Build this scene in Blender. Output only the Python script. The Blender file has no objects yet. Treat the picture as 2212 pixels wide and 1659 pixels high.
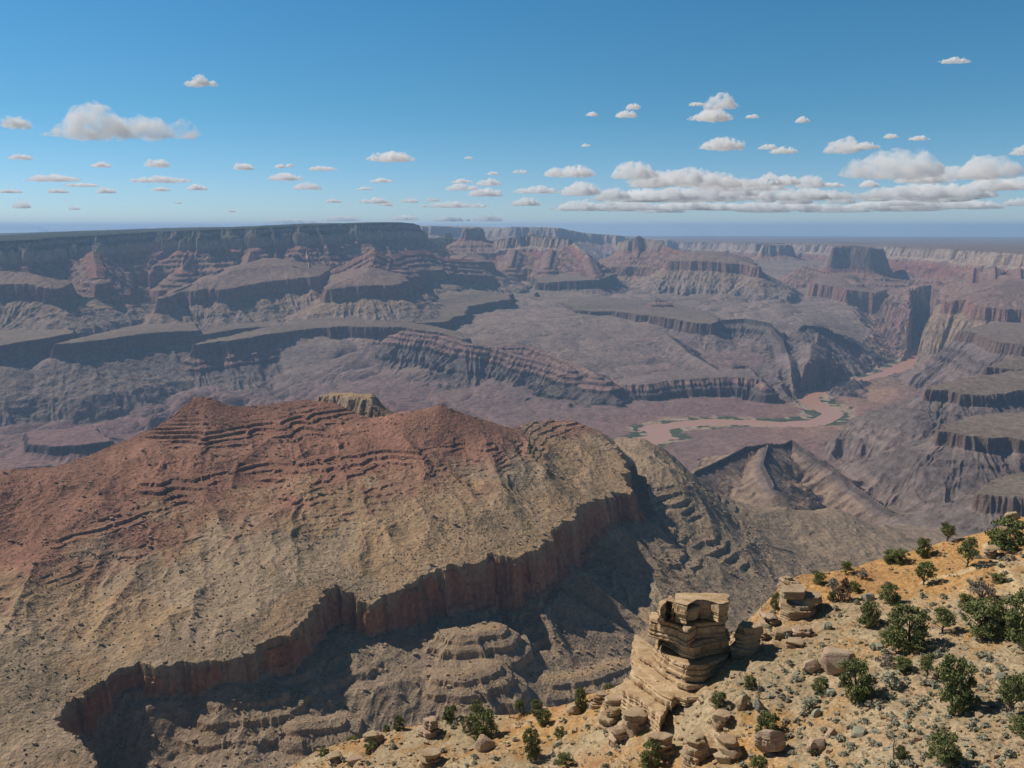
import bpy, bmesh, math, random
import numpy as np
from mathutils import Vector
Q = 1.0                                   # terrain tessellation density
S = bpy.context.scene
COL = S.collection
f32 = np.float32
# ------------------------------------------------------------------ camera
F, CX, CY = 1850.0, 1106.0, 829.5        # picks are read off the photograph at 2212 x 1659
PITCH = math.atan((CY - 490.0) / F)
cam = bpy.data.cameras.new('camera'); cam_ob = bpy.data.objects.new('camera', cam); COL.objects.link(cam_ob)
cam.sensor_width = 36.0; cam.lens = 36.0 * F / 2212.0
cam.clip_start = 1.0; cam.clip_end = 400000.0
cam_ob.location = (0, 0, 0); cam_ob.rotation_euler = (math.pi / 2 - PITCH, 0, 0)
S.camera = cam_ob
# ------------------------------------------------------------------ light
SUN_EL, SUN_AZ = 44.5, -67.0             # azimuth from +Y (view direction), negative = left
w = bpy.data.worlds.new("World"); S.world = w; w.use_nodes = True
nt = w.node_tree; nt.nodes.clear()
sky = nt.nodes.new('ShaderNodeTexSky'); sky.sky_type = 'NISHITA'; sky.sun_disc = False
sky.sun_elevation = math.radians(SUN_EL); sky.sun_rotation = math.radians(SUN_AZ)
sky.altitude = 2200; sky.air_density = 1.0; sky.dust_density = 0.3; sky.ozone_density = 3.0
bg = nt.nodes.new('ShaderNodeBackground'); bg.inputs['Strength'].default_value = 0.12
wo = nt.nodes.new('ShaderNodeOutputWorld')
tcn = nt.nodes.new('ShaderNodeTexCoord'); sxyz = nt.nodes.new('ShaderNodeSeparateXYZ'); nt.links.new(tcn.outputs['Generated'], sxyz.inputs[0])
ramp = nt.nodes.new('ShaderNodeValToRGB'); nt.links.new(sxyz.outputs['Z'], ramp.inputs[0])   # clear dry air: deeper blue than the model's low sky
for i, (p, c) in enumerate([(0.0, (.58, .66, .80)), (.045, (.50, .67, .80)), (.12, (.36, .67, .74)), (.24, (.30, .71, .80)), (.36, (.27, .46, .46)), (1.0, (.24, .32, .32))]):
    e = ramp.color_ramp.elements[i] if i < 2 else ramp.color_ramp.elements.new(p)
    e.position = p; e.color = (*c, 1)
mul = nt.nodes.new('ShaderNodeMix'); mul.data_type = 'RGBA'; mul.blend_type = 'MULTIPLY'; mul.inputs[0].default_value = 1.0
nt.links.new(sky.outputs[0], mul.inputs[6]); nt.links.new(ramp.outputs[0], mul.inputs[7])
nt.links.new(mul.outputs[2], bg.inputs[0]); nt.links.new(bg.outputs[0], wo.inputs[0])
sl = bpy.data.lights.new('sun', 'SUN'); sun = bpy.data.objects.new('sun', sl); COL.objects.link(sun)
sl.energy = 4.9; sl.angle = math.radians(0.5); sl.color = (1.0, 0.935, 0.84)
se, sa = math.radians(SUN_EL), math.radians(SUN_AZ)
sdir = Vector((math.sin(sa) * math.cos(se), math.cos(sa) * math.cos(se), math.sin(se)))
sun.rotation_euler = (-sdir).to_track_quat('-Z', 'Y').to_euler()
S.view_settings.view_transform = 'Standard'; S.view_settings.look = 'None'
S.view_settings.exposure = 0.0; S.view_settings.gamma = 1.0
cy = S.cycles
cy.max_bounces = 18; cy.diffuse_bounces = 2; cy.glossy_bounces = 1; cy.transmission_bounces = 2
cy.volume_bounces = 16; cy.transparent_max_bounces = 32; cy.sample_clamp_indirect = 4.0

# ------------------------------------------------------------------ helpers
def ray(px, py):
    u = (px - CX) / F; v = (CY - py) / F
    return u, math.cos(PITCH) + math.sin(PITCH) * v, -math.sin(PITCH) + math.cos(PITCH) * v
def at(px, py, D=None, z=None):
    """world point on the line of sight: at forward distance D, or at height z"""
    x, y, zz = ray(px, py)
    k = D / y if D is not None else z / zz
    return (x * k, y * k, zz * k)
rng = np.random.RandomState(7)
_T = rng.rand(512, 512).astype(f32) * 2 - 1
def vnoise(x, y, seed=0):
    x = x + f32(seed * 17.37); y = y + f32(seed * 9.71)
    xi = np.floor(x); yi = np.floor(y)
    fx = (x - xi).astype(f32); fy = (y - yi).astype(f32)
    xi = xi.astype(np.int32) & 511; yi = yi.astype(np.int32) & 511
    fx = fx * fx * fx * (fx * (fx * 6 - 15) + 10); fy = fy * fy * fy * (fy * (fy * 6 - 15) + 10)
    x1 = (xi + 1) & 511; y1 = (yi + 1) & 511
    a = _T[xi, yi]; b = _T[x1, yi]; c = _T[xi, y1]; d = _T[x1, y1]
    return a + (b - a) * fx + (c - a) * fy + (a - b - c + d) * fx * fy
def fbm(x, y, o=4, seed=0, g=0.5):
    r = 0; a = 1.0; t = 0
    for i in range(o):
        r = r + a * vnoise(x, y, seed + i * 3); t += a; a *= g
        x, y = x * f32(1.62) + y * f32(1.21), y * f32(1.62) - x * f32(1.21)
    return r / t
def ridged(x, y, o=3, seed=0, g=0.5):
    r = 0; a = 1.0; t = 0
    for i in range(o):
        r = r + a * (1 - 2 * np.abs(vnoise(x, y, seed + i * 3))); t += a; a *= g
        x, y = x * f32(1.62) + y * f32(1.21), y * f32(1.62) - x * f32(1.21)
    return r / t
def ss(a, b, x):
    t = np.clip((x - a) / (b - a), 0, 1); return t * t * (3 - 2 * t)
def rbf_fit(P, vals, sc=1000.0, smooth=0.0):
    P = np.array(P, float) / sc; V = np.array(vals, float); n = len(P)
    d = np.sqrt(((P[:, None] - P[None]) ** 2).sum(-1))
    A = np.zeros((n + 3, n + 3)); A[:n, :n] = d + smooth * np.eye(n)
    A[:n, n] = 1; A[:n, n + 1:] = P; A[n, :n] = 1; A[n + 1:, :n] = P.T
    c = np.linalg.lstsq(A, np.concatenate([V, np.zeros((3,) + V.shape[1:])]), rcond=None)[0]
    return P, c, sc
def rbf_eval(m, X, Y):
    P, c, sc = m; n = len(P); x = X / sc; y = Y / sc
    out = c[n] + c[n + 1] * x + c[n + 2] * y
    for i in range(n):
        out = out + c[i] * np.sqrt((x - P[i, 0]) ** 2 + (y - P[i, 1]) ** 2 + 0.0004)
    return out
def coarse(fn, X, Y, k=6):
    """evaluate a smooth function on every k-th grid node, bilinear between"""
    R, C = X.shape
    ri = np.unique(np.append(np.arange(0, R, k), R - 1)); ci = np.unique(np.append(np.arange(0, C, k), C - 1))
    v = fn(X[np.ix_(ri, ci)].astype(float), Y[np.ix_(ri, ci)].astype(float))
    t = np.interp(np.arange(R), ri, np.arange(len(ri))); i0 = np.minimum(t.astype(int), len(ri) - 2); ft = (t - i0)[:, None]
    v = v[i0] * (1 - ft) + v[i0 + 1] * ft
    t = np.interp(np.arange(C), ci, np.arange(len(ci))); j0 = np.minimum(t.astype(int), len(ci) - 2); ft = (t - j0)[None]
    return (v[:, j0] * (1 - ft) + v[:, j0 + 1] * ft).astype(f32)
def inside(poly, X, Y):
    r = np.zeros(X.shape, bool); n = len(poly)
    for i in range(n):
        x0, y0 = poly[i][:2]; x1, y1 = poly[(i + 1) % n][:2]
        if y0 == y1: continue
        c = ((Y < y0) != (Y < y1)) & (X < (x1 - x0) * (Y - y0) / (y1 - y0) + x0)
        r ^= c
    return r
def pdist(pts, X, Y, closed, soft, extra=None):
    """distance to a polyline, nearest point on it, height (and extra) blended from nearby segments"""
    n = len(pts); best = np.full(X.shape, 1e12, f32); qx = np.zeros_like(X); qy = np.zeros_like(X)
    sw = np.zeros_like(X); sz = np.zeros_like(X); sx = np.zeros_like(X)
    for i in range(n if closed else n - 1):
        a = pts[i]; b = pts[(i + 1) % n]
        dx = f32(b[0] - a[0]); dy = f32(b[1] - a[1]); L = dx * dx + dy * dy + f32(1e-6)
        t = np.clip(((X - f32(a[0])) * dx + (Y - f32(a[1])) * dy) / L, 0, 1)
        px = f32(a[0]) + t * dx; py = f32(a[1]) + t * dy
        d = (X - px) ** 2 + (Y - py) ** 2
        m = d < best
        best = np.where(m, d, best); qx = np.where(m, px, qx); qy = np.where(m, py, qy)
        wt = (np.sqrt(L) + 1) / (d + f32(soft * soft)) ** 2
        sw += wt; sz += wt * (f32(a[2]) + t * f32(b[2] - a[2]))
        if extra is not None: sx += wt * (f32(extra[i]) + t * f32(extra[(i + 1) % n] - extra[i]))
    return np.sqrt(best), qx, qy, sz / sw, (sx / sw if extra is not None else None)

# ------------------------------------------------------------------ rock colours (albedo)
C_ = dict(forest=(.045, .052, .033), cream=(.34, .27, .205), buff=(.33, .255, .19), butte_shade=(.24, .175, .135), hermit=(.25, .125, .088), supai=(.20, .115, .085),
          supai2=(.26, .17, .125), supai3=(.225, .155, .115), redwall=(.25, .14, .10), muav=(.27, .195, .13), angel=(.245, .187, .145), tapeats=(.15, .102, .075),
          dox=(.22, .135, .115), dox2=(.205, .14, .12), shale=(.155, .125, .108), grey=(.205, .158, .132), dark=(.075, .062, .055), sage=(.19, .148, .108),
          sand=(.34, .26, .18), green=(.06, .08, .04), band=(.255, .165, .13), tan=(.325, .215, .122), tan2=(.33, .25, .165), red=(.24, .122, .082))
# profiles: (distance from the edge, drop, colour)
RIM = [(0, 0, 'forest'), (20, -25, 'forest'), (32, -70, 'cream'), (90, -110, 'forest'), (102, -130, 'buff'), (118, -225, 'buff'), (205, -275, 'hermit'), (216, -300, 'supai'),
       (270, -325, 'supai2'), (280, -350, 'supai'), (345, -380, 'supai2'), (355, -405, 'supai'), (435, -440, 'supai2'), (446, -460, 'redwall'), (475, -590, 'redwall'),
       (690, -690, 'muav'), (702, -705, 'muav'), (950, -800, 'angel')]
REDW = [(0, 0, 'supai3'), (8, -8, 'redwall'), (45, -130, 'redwall'), (70, -140, 'muav'), (240, -225, 'muav'), (255, -240, 'muav'), (480, -340, 'angel')]
SUPAI = [(0, 0, 'supai'), (20, -25, 'supai'), (90, -50, 'supai2'), (100, -75, 'supai'), (190, -105, 'supai2'), (200, -125, 'supai'), (320, -155, 'supai2'), (332, -178, 'supai'), (500, -215, 'supai2'),
         (512, -235, 'supai'), (800, -290, 'supai2')]
TAP = [(0, 0, 'sage'), (6, -8, 'tapeats'), (32, -112, 'tapeats'), (55, -122, 'grey'), (330, -250, 'grey'), (560, -345, 'grey')]
TAPR = [(0, 0, 'sage'), (4, -6, 'tapeats'), (20, -64, 'tapeats'), (40, -72, 'grey'), (110, -105, 'shale'), (116, -118, 'shale'), (300, -215, 'shale'), (420, -290, 'grey')]
TAPB = [(0, 0, 'sage'), (6, -8, 'tapeats'), (34, -105, 'tapeats'), (48, -112, 'band'), (110, -140, 'band'), (118, -165, 'tapeats'), (180, -190, 'band'), (190, -215, 'dark'), (330, -270, 'shale'), (600, -380, 'grey')]
BUTTE = [(0, 0, 'cream'), (15, -20, 'cream'), (60, -170, 'buff'), (110, -215, 'hermit'), (300, -285, 'supai2'), (312, -310, 'supai'), (420, -345, 'supai2'), (432, -365, 'supai'), (600, -400, 'supai2'),
         (640, -520, 'redwall'), (800, -590, 'muav'), (1000, -680, 'angel')]
PAL = [(0, 0, 'sage'), (20, -30, 'cream'), (60, -150, 'buff'), (160, -195, 'buff'), (180, -240, 'hermit'), (330, -300, 'hermit'), (345, -330, 'supai'), (480, -375, 'hermit'), (495, -400, 'supai'), (650, -440, 'supai2'),
       (690, -560, 'redwall'), (850, -640, 'muav'), (1180, -790, 'angel')]
CRAG = [(0, 0, 'dark'), (25, -50, 'dark'), (90, -95, 'shale'), (105, -135, 'dark'), (330, -260, 'grey'), (360, -300, 'dark'), (700, -400, 'dox')]
LOWC = [(0, 0, 'grey'), (10, -15, 'band'), (40, -40, 'band'), (48, -60, 'dark'), (80, -75, 'shale'), (110, -165, 'dark'), (170, -200, 'dox'), (400, -240, 'dox')]
HILL = [(0, 0, 'grey'), (120, -70, 'grey'), (400, -220, 'shale'), (900, -400, 'dox')]
STRIPE = [(0, 0, 'grey'), (40, -18, 'band'), (46, -34, 'tapeats'), (100, -56, 'band'), (106, -74, 'tapeats'), (165, -98, 'band'), (172, -120, 'dark'), (300, -190, 'shale'), (320, -215, 'dark'), (620, -340, 'grey')]
FARP = [(0, 0, 'cream'), (60, -80, 'cream'), (120, -200, 'buff'), (500, -330, 'supai2'), (1200, -560, 'angel')]

BIGB = [(0, 0, 'grey'), (15, -25, 'butte_shade'), (45, -120, 'butte_shade'), (60, -140, 'butte_shade'), (95, -260, 'butte_shade'), (150, -320, 'hermit'), (300, -370, 'supai2'), (312, -390, 'supai'), (480, -430, 'supai2'), (490, -450, 'supai'), (800, -500, 'supai2'), (900, -540, 'supai2')]  # butte cliffs coloured darker, standing in for the shade on their front
LEDGE = [(0, 0, 'dox'), (8, -10, 'dark'), (25, -50, 'dark'), (60, -65, 'dox'), (300, -150, 'dox')]
TAPS = [(0, 0, 'sage'), (6, -8, 'tapeats'), (30, -95, 'tapeats'), (46, -104, 'grey'), (120, -165, 'shale'), (126, -190, 'tapeats'), (195, -240, 'shale'), (202, -265, 'tapeats'), (420, -440, 'grey')]
FEATS = []
def column(zc, z0=-110.0):
    """the rim's bed sequence from height zc downwards"""
    dr = z0 - zc; pd = [p[0] for p in RIM]; ph = [-p[1] for p in RIM]
    d0 = float(np.interp(dr, ph, pd)); i = int(np.searchsorted(ph, dr, side='right'))
    return [(0, 0, RIM[min(i, len(RIM) - 1)][2])] + [(p[0] - d0, p[1] + dr, p[2]) for p in RIM[i:]]
def feat(prof, picks, closed=False, A=30, lam=260, soft=200, top=None, w=0, ps=1.0):
    pts = [at(p[0], p[1], p[2] * 1000.0) if len(p) == 3 else p[3] for p in picks]
    if prof is None: prof = column(sum(p[2] for p in pts) / len(pts))
    prof = [(p[0] * ps, p[1] * ps, p[2]) for p in prof] if ps != 1.0 else prof
    FEATS.append(dict(prof=prof, pts=pts, closed=closed, A=A, lam=lam, soft=soft, top=top, w=w))
# the north rim wall
feat(RIM, [(-900, 540, 7.6), (-300, 530, 8.2), (-100, 522, 8.5), (0, 519, 8.6), (60, 516, 8.8), (120, 512, 9.3), (170, 509, 9.5), (215, 507, 9.4), (260, 504, 10.2), (330, 500, 10.9), (372, 498, 10.8), (400, 497, 9.8), (440, 495, 9.8), (475, 494, 10.9), (500, 493, 10.2), (528, 491, 10.8), (560, 490, 10.2), (600, 488, 10.3),
           (640, 486, 11.3), (658, 485, 10.3), (690, 484, 10.4), (720, 482, 11.6), (790, 480, 11.6), (860, 478, 12), (893, 482, 12.6), (905, 490, 14.5), (700, 488, 26), (-900, 520, 24)], True, A=70, lam=420, soft=400, top='forest')
# spurs of the rim
feat(None, [(200, 540, 9.1), (208, 590, 8.5)], A=30); 
feat(None, [(430, 525, 9.9), (395, 570, 9.3)], A=30); feat(None, [(545, 528, 10.1), (530, 575, 9.5)], A=30); feat(None, [(600, 520, 10.4), (600, 560, 9.8)], A=30); feat(None, [(660, 522, 10.3), (668, 575, 9.6)], A=30)
feat(REDW, [(-250, 610, 7.3), (0, 612, 7.7), (60, 610, 7.75), (110, 622, 7.7), (140, 622, 7.8), (150, 610, 8.2), (80, 595, 8.4), (-250, 590, 8.2)], True, A=35)
feat(REDW, [(205, 612, 8.2), (228, 612, 8.3), (240, 600, 8.7), (195, 600, 8.7)], True, A=30)
feat(REDW, [(338, 645, 8.3), (395, 627, 8.55), (445, 621, 8.65), (480, 625, 8.65), (520, 617, 8.8), (580, 606, 9.1), (640, 600, 9.2), (690, 596, 9.3), (720, 575, 10.0), (560, 565, 10.2), (450, 590, 9.6)], True, A=40)
feat(REDW, [(704, 625, 8.75), (735, 616, 8.8), (790, 614, 8.85), (850, 614, 8.95), (882, 604, 9.4), (860, 584, 10.0), (720, 588, 9.9)], True, A=30)
feat(None, [(725, 575, 9.8), (775, 550, 9.9), (808, 531, 9.9), (826, 545, 9.9), (850, 556, 9.9)], A=22, soft=60)
feat(None, [(840, 552, 10.3), (880, 540, 10.6), (925, 538, 10.9), (960, 556, 11), (1040, 560, 11.6)], A=25)
feat(REDW, [(862, 594, 10.1), (905, 582, 10.4), (955, 581, 10.5), (962, 568, 11.2), (880, 572, 11)], True, A=30)
feat(REDW, [(968, 574, 11.0), (1010, 564, 11.3), (1056, 560, 11.5), (1062, 566, 11.6), (1040, 550, 12.4), (960, 553, 12.2)], True, A=30)
# ridges in front of the far rim
feat(BUTTE, [(1003, 490, 14), (1035, 489, 14), (1042, 492, 14.4), (1005, 490, 14.6)], True, A=22, soft=60)
feat(None, [(900, 512, 13.6), (960, 510, 14), (1000, 515, 14.2), (1060, 517, 14), (1100, 512, 13.8)], A=40)
feat(BUTTE, [(962, 502, 14.4), (974, 500, 14.4)], A=16, soft=60)
feat(PAL, [(1075, 516, 13.8), (1110, 511, 13.6), (1146, 506, 13.6), (1180, 508, 13.4), (1228, 512, 13.0), (1240, 520, 13.2), (1180, 512, 14.2)], True, A=50, lam=350, top='forest')
feat(BUTTE, [(1142, 498, 13.7), (1152, 498, 13.7)], A=14, soft=60)
for a, b in [((1110, 535, 13.2), (1100, 572, 12.6)), ((1190, 535, 12.8), (1180, 575, 12.2)), ((1240, 522, 12.8), (1272, 552, 12.2)), ((1272, 552, 12.2), (1285, 590, 11.6))]:
    feat(None, [a, b], A=35, w=20)
feat(TAP, [(1160, 609, 11.5), (1240, 605, 11.4), (1290, 602, 11.4), (1330, 590, 12), (1250, 580, 12.6), (1150, 585, 12.6)], True, A=30)
feat(FARP, [(905, 486, 21), (930, 483, 21), (1000, 488, 22), (1055, 501, 22), (1078, 490, 20), (1105, 486, 19.5), (1180, 488, 19.5), (1215, 490, 19.5), (1265, 501, 20), (1330, 504, 20), (1400, 510, 20), (1440, 516, 20), (1440, 513, 30), (1100, 490, 34), (850, 487, 34)], True, A=90, lam=700, soft=500)
feat(BUTTE, [(1335, 520, 13.6), (1358, 516, 13.4)], A=18, soft=80)
feat(BUTTE, [(1362, 518, 13.4), (1378, 505, 13.4), (1392, 513, 13.4), (1420, 516, 13.2), (1436, 522, 13.1)], A=22, soft=50)
feat(None, [(1440, 530, 13), (1480, 542, 12.6), (1530, 552, 12.4)], A=30)
feat(REDW, [(1440, 562, 12.2), (1520, 562, 12), (1600, 568, 11.8), (1640, 577, 11.6), (1620, 556, 12.8), (1450, 550, 13.2)], True, A=35)
# marble platform and the palisades at its edge
feat(PAL, [(1420, 519, 25), (1500, 520, 22), (1540, 521, 21), (1580, 521, 20), (1640, 523, 19), (1690, 523, 19.5), (1760, 525, 18), (1800, 527, 17.5), (1860, 529, 16.5), (1905, 530, 15.6), (1960, 532, 15), (1990, 533, 14.4), (2040, 535, 13.4), (2075, 537, 12.8),
           (2110, 540, 11.8), (2150, 542, 11.3), (2212, 546, 10.6), (2300, 549, 10.2), (2700, 552, 9.6), (0, 0, 0, (30000, 9000, -300)), (0, 0, 0, (70000, 60000, -380)), (0, 0, 0, (2000, 69000, -380))], True, A=80, lam=480, soft=900, top='sage')
for a, b in [((2105, 575, 11), (2098, 640, 9.4)), ((2150, 572, 10.6), (2150, 640, 9.3)), ((2205, 576, 10), (2206, 645, 9.1)), ((2270, 580, 9.8), (2290, 650, 8.9)), ((2400, 590, 9.4), (2420, 650, 8.6))]: feat(SUPAI, [a, b], A=40, lam=200)
feat(BUTTE, [(1648, 527, 15.8), (1700, 526, 15.8), (1712, 529, 16.2), (1650, 526, 16.6)], True, A=28, soft=80)
feat(BIGB, [(1800, 531, 13.0), (1838, 528, 13.0), (1880, 532, 12.9), (1904, 537, 13.0), (1908, 533, 14), (1803, 527, 14)], True, A=13, lam=520, soft=140, top='grey', ps=1.2)
feat(SUPAI, [(1735, 572, 12.9), (1800, 588, 12.5), (1850, 602, 12.0)], A=25, ps=1.25)
feat(REDW, [(1752, 610, 11.8), (1800, 616, 11.6), (1830, 624, 11.4), (1895, 630, 11.3), (1912, 622, 12.2), (1932, 619, 12.8), (1928, 604, 13.4), (1900, 585, 13.8), (1780, 590, 12.7)], True, A=38, ps=1.3)
feat(REDW, [(2042, 650, 9.0), (2080, 640, 8.9), (2120, 662, 8.6), (2212, 668, 8.4), (2400, 672, 8.2), (2500, 640, 9.2), (2100, 610, 9.8)], True, A=38)
# tonto platform edges
feat(TAP, [(-400, 770, 6.3), (-60, 750, 6.45), (0, 744, 6.55), (68, 734, 6.75), (150, 719, 7.05), (165, 712, 7.3), (0, 705, 7.5), (-400, 712, 7.4)], True, A=22)
feat(TAP, [(118, 742, 6.7), (160, 740, 6.75), (230, 731, 6.95), (305, 720, 7.25), (350, 716, 7.4), (430, 712, 7.6), (420, 695, 8.1), (300, 700, 7.9), (200, 722, 7.2)], True, A=16)
feat(TAP, [(402, 727, 7.5), (450, 719, 7.6), (520, 708, 7.9), (600, 704, 8.0), (600, 692, 8.3), (480, 700, 8.1)], True, A=16)
feat(TAPB, [(413, 744, 7.25), (450, 741, 7.3), (515, 731, 7.45), (570, 722, 7.6), (615, 716, 7.75), (680, 708, 7.9), (735, 704, 7.95), (790, 705, 7.95), (842, 703, 8.0), (870, 707, 7.95), (940, 717, 7.8), (1000, 729, 7.65), (1012, 736, 7.6),
            (985, 715, 7.95), (940, 705, 8.2), (885, 694, 8.5), (915, 697, 8.45), (960, 693, 8.55), (1002, 680, 8.9), (1008, 660, 9.5), (1060, 652, 9.8), (1098, 645, 10.0), (1106, 632, 10.6), (1000, 625, 10.6), (700, 670, 9.0), (600, 700, 8.1), (480, 728, 7.6)], True, A=34, lam=200)
feat(TAP, [(1150, 640, 10.7), (1157, 646, 10.6), (1222, 655, 10.2), (1238, 668, 9.85), (1280, 672, 9.75), (1321, 671, 9.8), (1352, 674, 9.65), (1404, 681, 9.4), (1450, 687, 9.2), (1500, 696, 8.95), (1535, 698, 8.9), (1556, 689, 9.2),
           (1520, 670, 9.9), (1440, 650, 10.8), (1300, 640, 11.2)], True, A=30, lam=170)
feat(SUPAI, [(1416, 646, 10.2), (1436, 647, 10.2)], A=6, soft=40); feat(CRAG, [(1158, 628, 10.8), (1163, 632, 10.8)], A=6, soft=40)
feat(HILL, [(1290, 652, 10.5), (1360, 655, 10.4), (1440, 652, 10.6), (1480, 668, 10)], A=20)
KNOB = [(0, 0, 'tan'), (12, -12, 'muav'), (30, -45, 'muav'), (70, -70, 'tan'), (400, -330, 'tan')]
feat(KNOB, [(690, 858, 2.5), (735, 851, 2.5), (775, 853, 2.45), (805, 866, 2.42), (800, 850, 2.6), (720, 848, 2.65)], True, A=12, lam=50, soft=60)
feat(KNOB, [(805, 868, 2.42), (850, 893, 2.4), (870, 905, 2.4)], A=10, lam=40, soft=60)
# slopes between mesa and river
feat(HILL, [(1440, 720, 8.6), (1500, 770, 7.9), (1560, 805, 7.35)], A=25, lam=150)
feat(LOWC, [(1345, 832, 7.0), (1400, 828, 7.0), (1450, 821, 7.1), (1530, 815, 7.15), (1600, 812, 7.15), (1640, 818, 7.1), (1655, 832, 6.95), (1620, 795, 7.5), (1450, 800, 7.6), (1330, 820, 7.3)], True, A=24, lam=130)
feat(CRAG, [(1585, 790, 7.6), (1612, 788, 7.6), (1632, 802, 7.35)], A=26, soft=60, lam=120)
feat(CRAG, [(1556, 690, 9.2), (1610, 686, 9.2), (1645, 692, 9.0), (1667, 700, 8.9)], A=45, lam=140)
feat(CRAG, [(1667, 700, 8.9), (1690, 728, 8.5), (1700, 760, 8.0)], A=50, lam=140); feat(HILL, [(1700, 760, 8.0), (1716, 815, 7.2)], A=40, lam=120)
feat(CRAG, [(1728, 708, 8.8), (1740, 697, 8.9), (1775, 690, 8.9), (1800, 696, 8.9)], A=45, lam=140); feat(CRAG, [(1800, 696, 8.9), (1850, 695, 9.1), (1897, 719, 9.0), (1930, 730, 9.2)], A=45, lam=140)
feat(HILL, [(1770, 700, 8.7), (1752, 745, 8.1), (1748, 790, 7.5)], A=45, lam=130); feat(HILL, [(1850, 705, 8.9), (1845, 760, 8.2)], A=45, lam=130); feat(HILL, [(1900, 730, 8.9), (1900, 770, 8.4)], A=40, lam=130)
feat(TAP, [(1945, 715, 9.9), (1985, 704, 10.3), (2006, 701, 10.4), (1985, 692, 11.2), (1930, 700, 10.8)], True, A=25)
# the striped spurs left of the middle
feat(STRIPE, [(870, 712, 7.85), (950, 722, 7.75), (1010, 738, 7.55), (1060, 748, 7.55), (1130, 768, 7.4), (1200, 785, 7.25), (1235, 797, 7.1)], A=36, lam=150)
feat(STRIPE, [(1085, 745, 7.95), (1140, 745, 7.95), (1190, 762, 7.7), (1240, 782, 7.4), (1290, 808, 7.0)], A=36, lam=150)
feat(LEDGE, [(60, 958, 5.25), (120, 962, 5.2), (180, 960, 5.25), (240, 950, 5.35), (200, 920, 5.7), (60, 930, 5.6)], True, A=14, lam=110)
feat(LEDGE, [(0, 832, 6.7), (60, 840, 6.65), (110, 838, 6.7), (60, 815, 7.0), (0, 815, 7.0), (-150, 815, 7)], True, A=14, lam=110)
# mesas on the right
feat(TAPR, [(2024, 927, 4.0), (2060, 937, 3.93), (2090, 942, 3.9), (2150, 945, 3.88), (2212, 947, 3.86), (2500, 955, 3.8), (2500, 880, 4.6), (2212, 888, 4.6), (2110, 895, 4.45)], True, A=26, lam=110)
feat(TAPR, [(2008, 838, 5.0), (2040, 841, 4.97), (2075, 852, 4.9), (2110, 857, 4.87), (2160, 850, 4.95), (2212, 842, 5.0), (2500, 850, 5), (2500, 790, 5.8), (2180, 800, 5.6), (2100, 815, 5.35), (2030, 825, 5.2)], True, A=26, lam=110)
feat(TAPR, [(2130, 790, 5.7), (2170, 797, 5.65), (2212, 800, 5.65), (2400, 800, 5.6), (2400, 760, 6.1), (2180, 770, 6)], True, A=26, lam=110)
feat(TAPS, [(2072, 712, 7.6), (2110, 717, 7.4), (2150, 735, 6.9), (2212, 745, 6.7), (2400, 750, 6.4), (2400, 700, 8.0), (2150, 695, 8.0)], True, A=20, lam=130)
feat(TAPR, [(2110, 1063, 3.1), (2140, 1068, 3.08), (2180, 1072, 3.05), (2300, 1080, 3.0), (2400, 1000, 3.5), (2212, 1020, 3.4), (2150, 1035, 3.3)], True, A=18, lam=80)
# ridge between the side canyon and the red ridge
CRAG2 = [(0, 0, 'grey'), (14, -24, 'dark'), (40, -38, 'grey'), (170, -120, 'muav'), (184, -145, 'shale'), (420, -300, 'grey')]
feat(CRAG2, [(1500, 1018, 3.75), (1560, 990, 3.95), (1612, 962, 4.15), (1660, 955, 4.2), (1690, 958, 4.2), (1711, 946, 4.25), (1740, 968, 4.15), (1790, 1000, 4.02), (1850, 1050, 3.78), (1950, 1122, 3.5)], A=36, lam=160, soft=80)
feat(CRAG2, [(1660, 957, 4.15), (1648, 1000, 3.85), (1672, 1045, 3.6)], A=38, lam=150, soft=80)
SPUR = [(0, 0, 'tan'), (14, -4, 'muav'), (18, -11, 'tan'), (36, -18, 'muav'), (40, -28, 'tan'), (62, -38, 'muav'), (67, -54, 'tan'), (110, -80, 'muav')]
feat(SPUR, [(960, 1352, 1.45), (1000, 1362, 1.43), (1060, 1352, 1.46)], A=8, lam=34, soft=30, w=16)
feat(SPUR, [(960, 1452, 1.33), (1000, 1455, 1.32), (1050, 1436, 1.35)], A=8, lam=26, soft=30, w=9)
feat(SPUR, [(1190, 1462, 1.405), (1260, 1455, 1.43), (1340, 1430, 1.50)], A=8, lam=30, soft=30, w=7)
feat(SPUR, [(470, 1503, 1.185), (540, 1500, 1.20), (600, 1490, 1.215)], A=7, lam=30, soft=30, w=6)
feat(SPUR, [(640, 1560, 1.165), (720, 1552, 1.19)], A=7, lam=30, soft=30, w=3)
feat(SPUR, [(1375, 1290, 1.80), (1400, 1330, 1.68), (1420, 1370, 1.6)], A=9, lam=40, soft=40, w=10)
# river course, all at river level
ZR = -1440.0
RIVER = [at(px, py, z=ZR) for px, py in [(1990, 729), (1984, 735), (1988, 753), (1981, 771), (1951, 791), (1915, 808), (1871, 819), (1824, 830), (1776, 841), (1743, 852), (1750, 866), (1784, 882), (1800, 896),
         (1769, 911), (1696, 917), (1623, 912), (1550, 911), (1477, 915), (1415, 925), (1425, 944), (1380, 962), (1250, 985), (1000, 1000), (700, 1000), (400, 1000), (200, 1015), (0, 1045), (-300, 1070)]]
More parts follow.
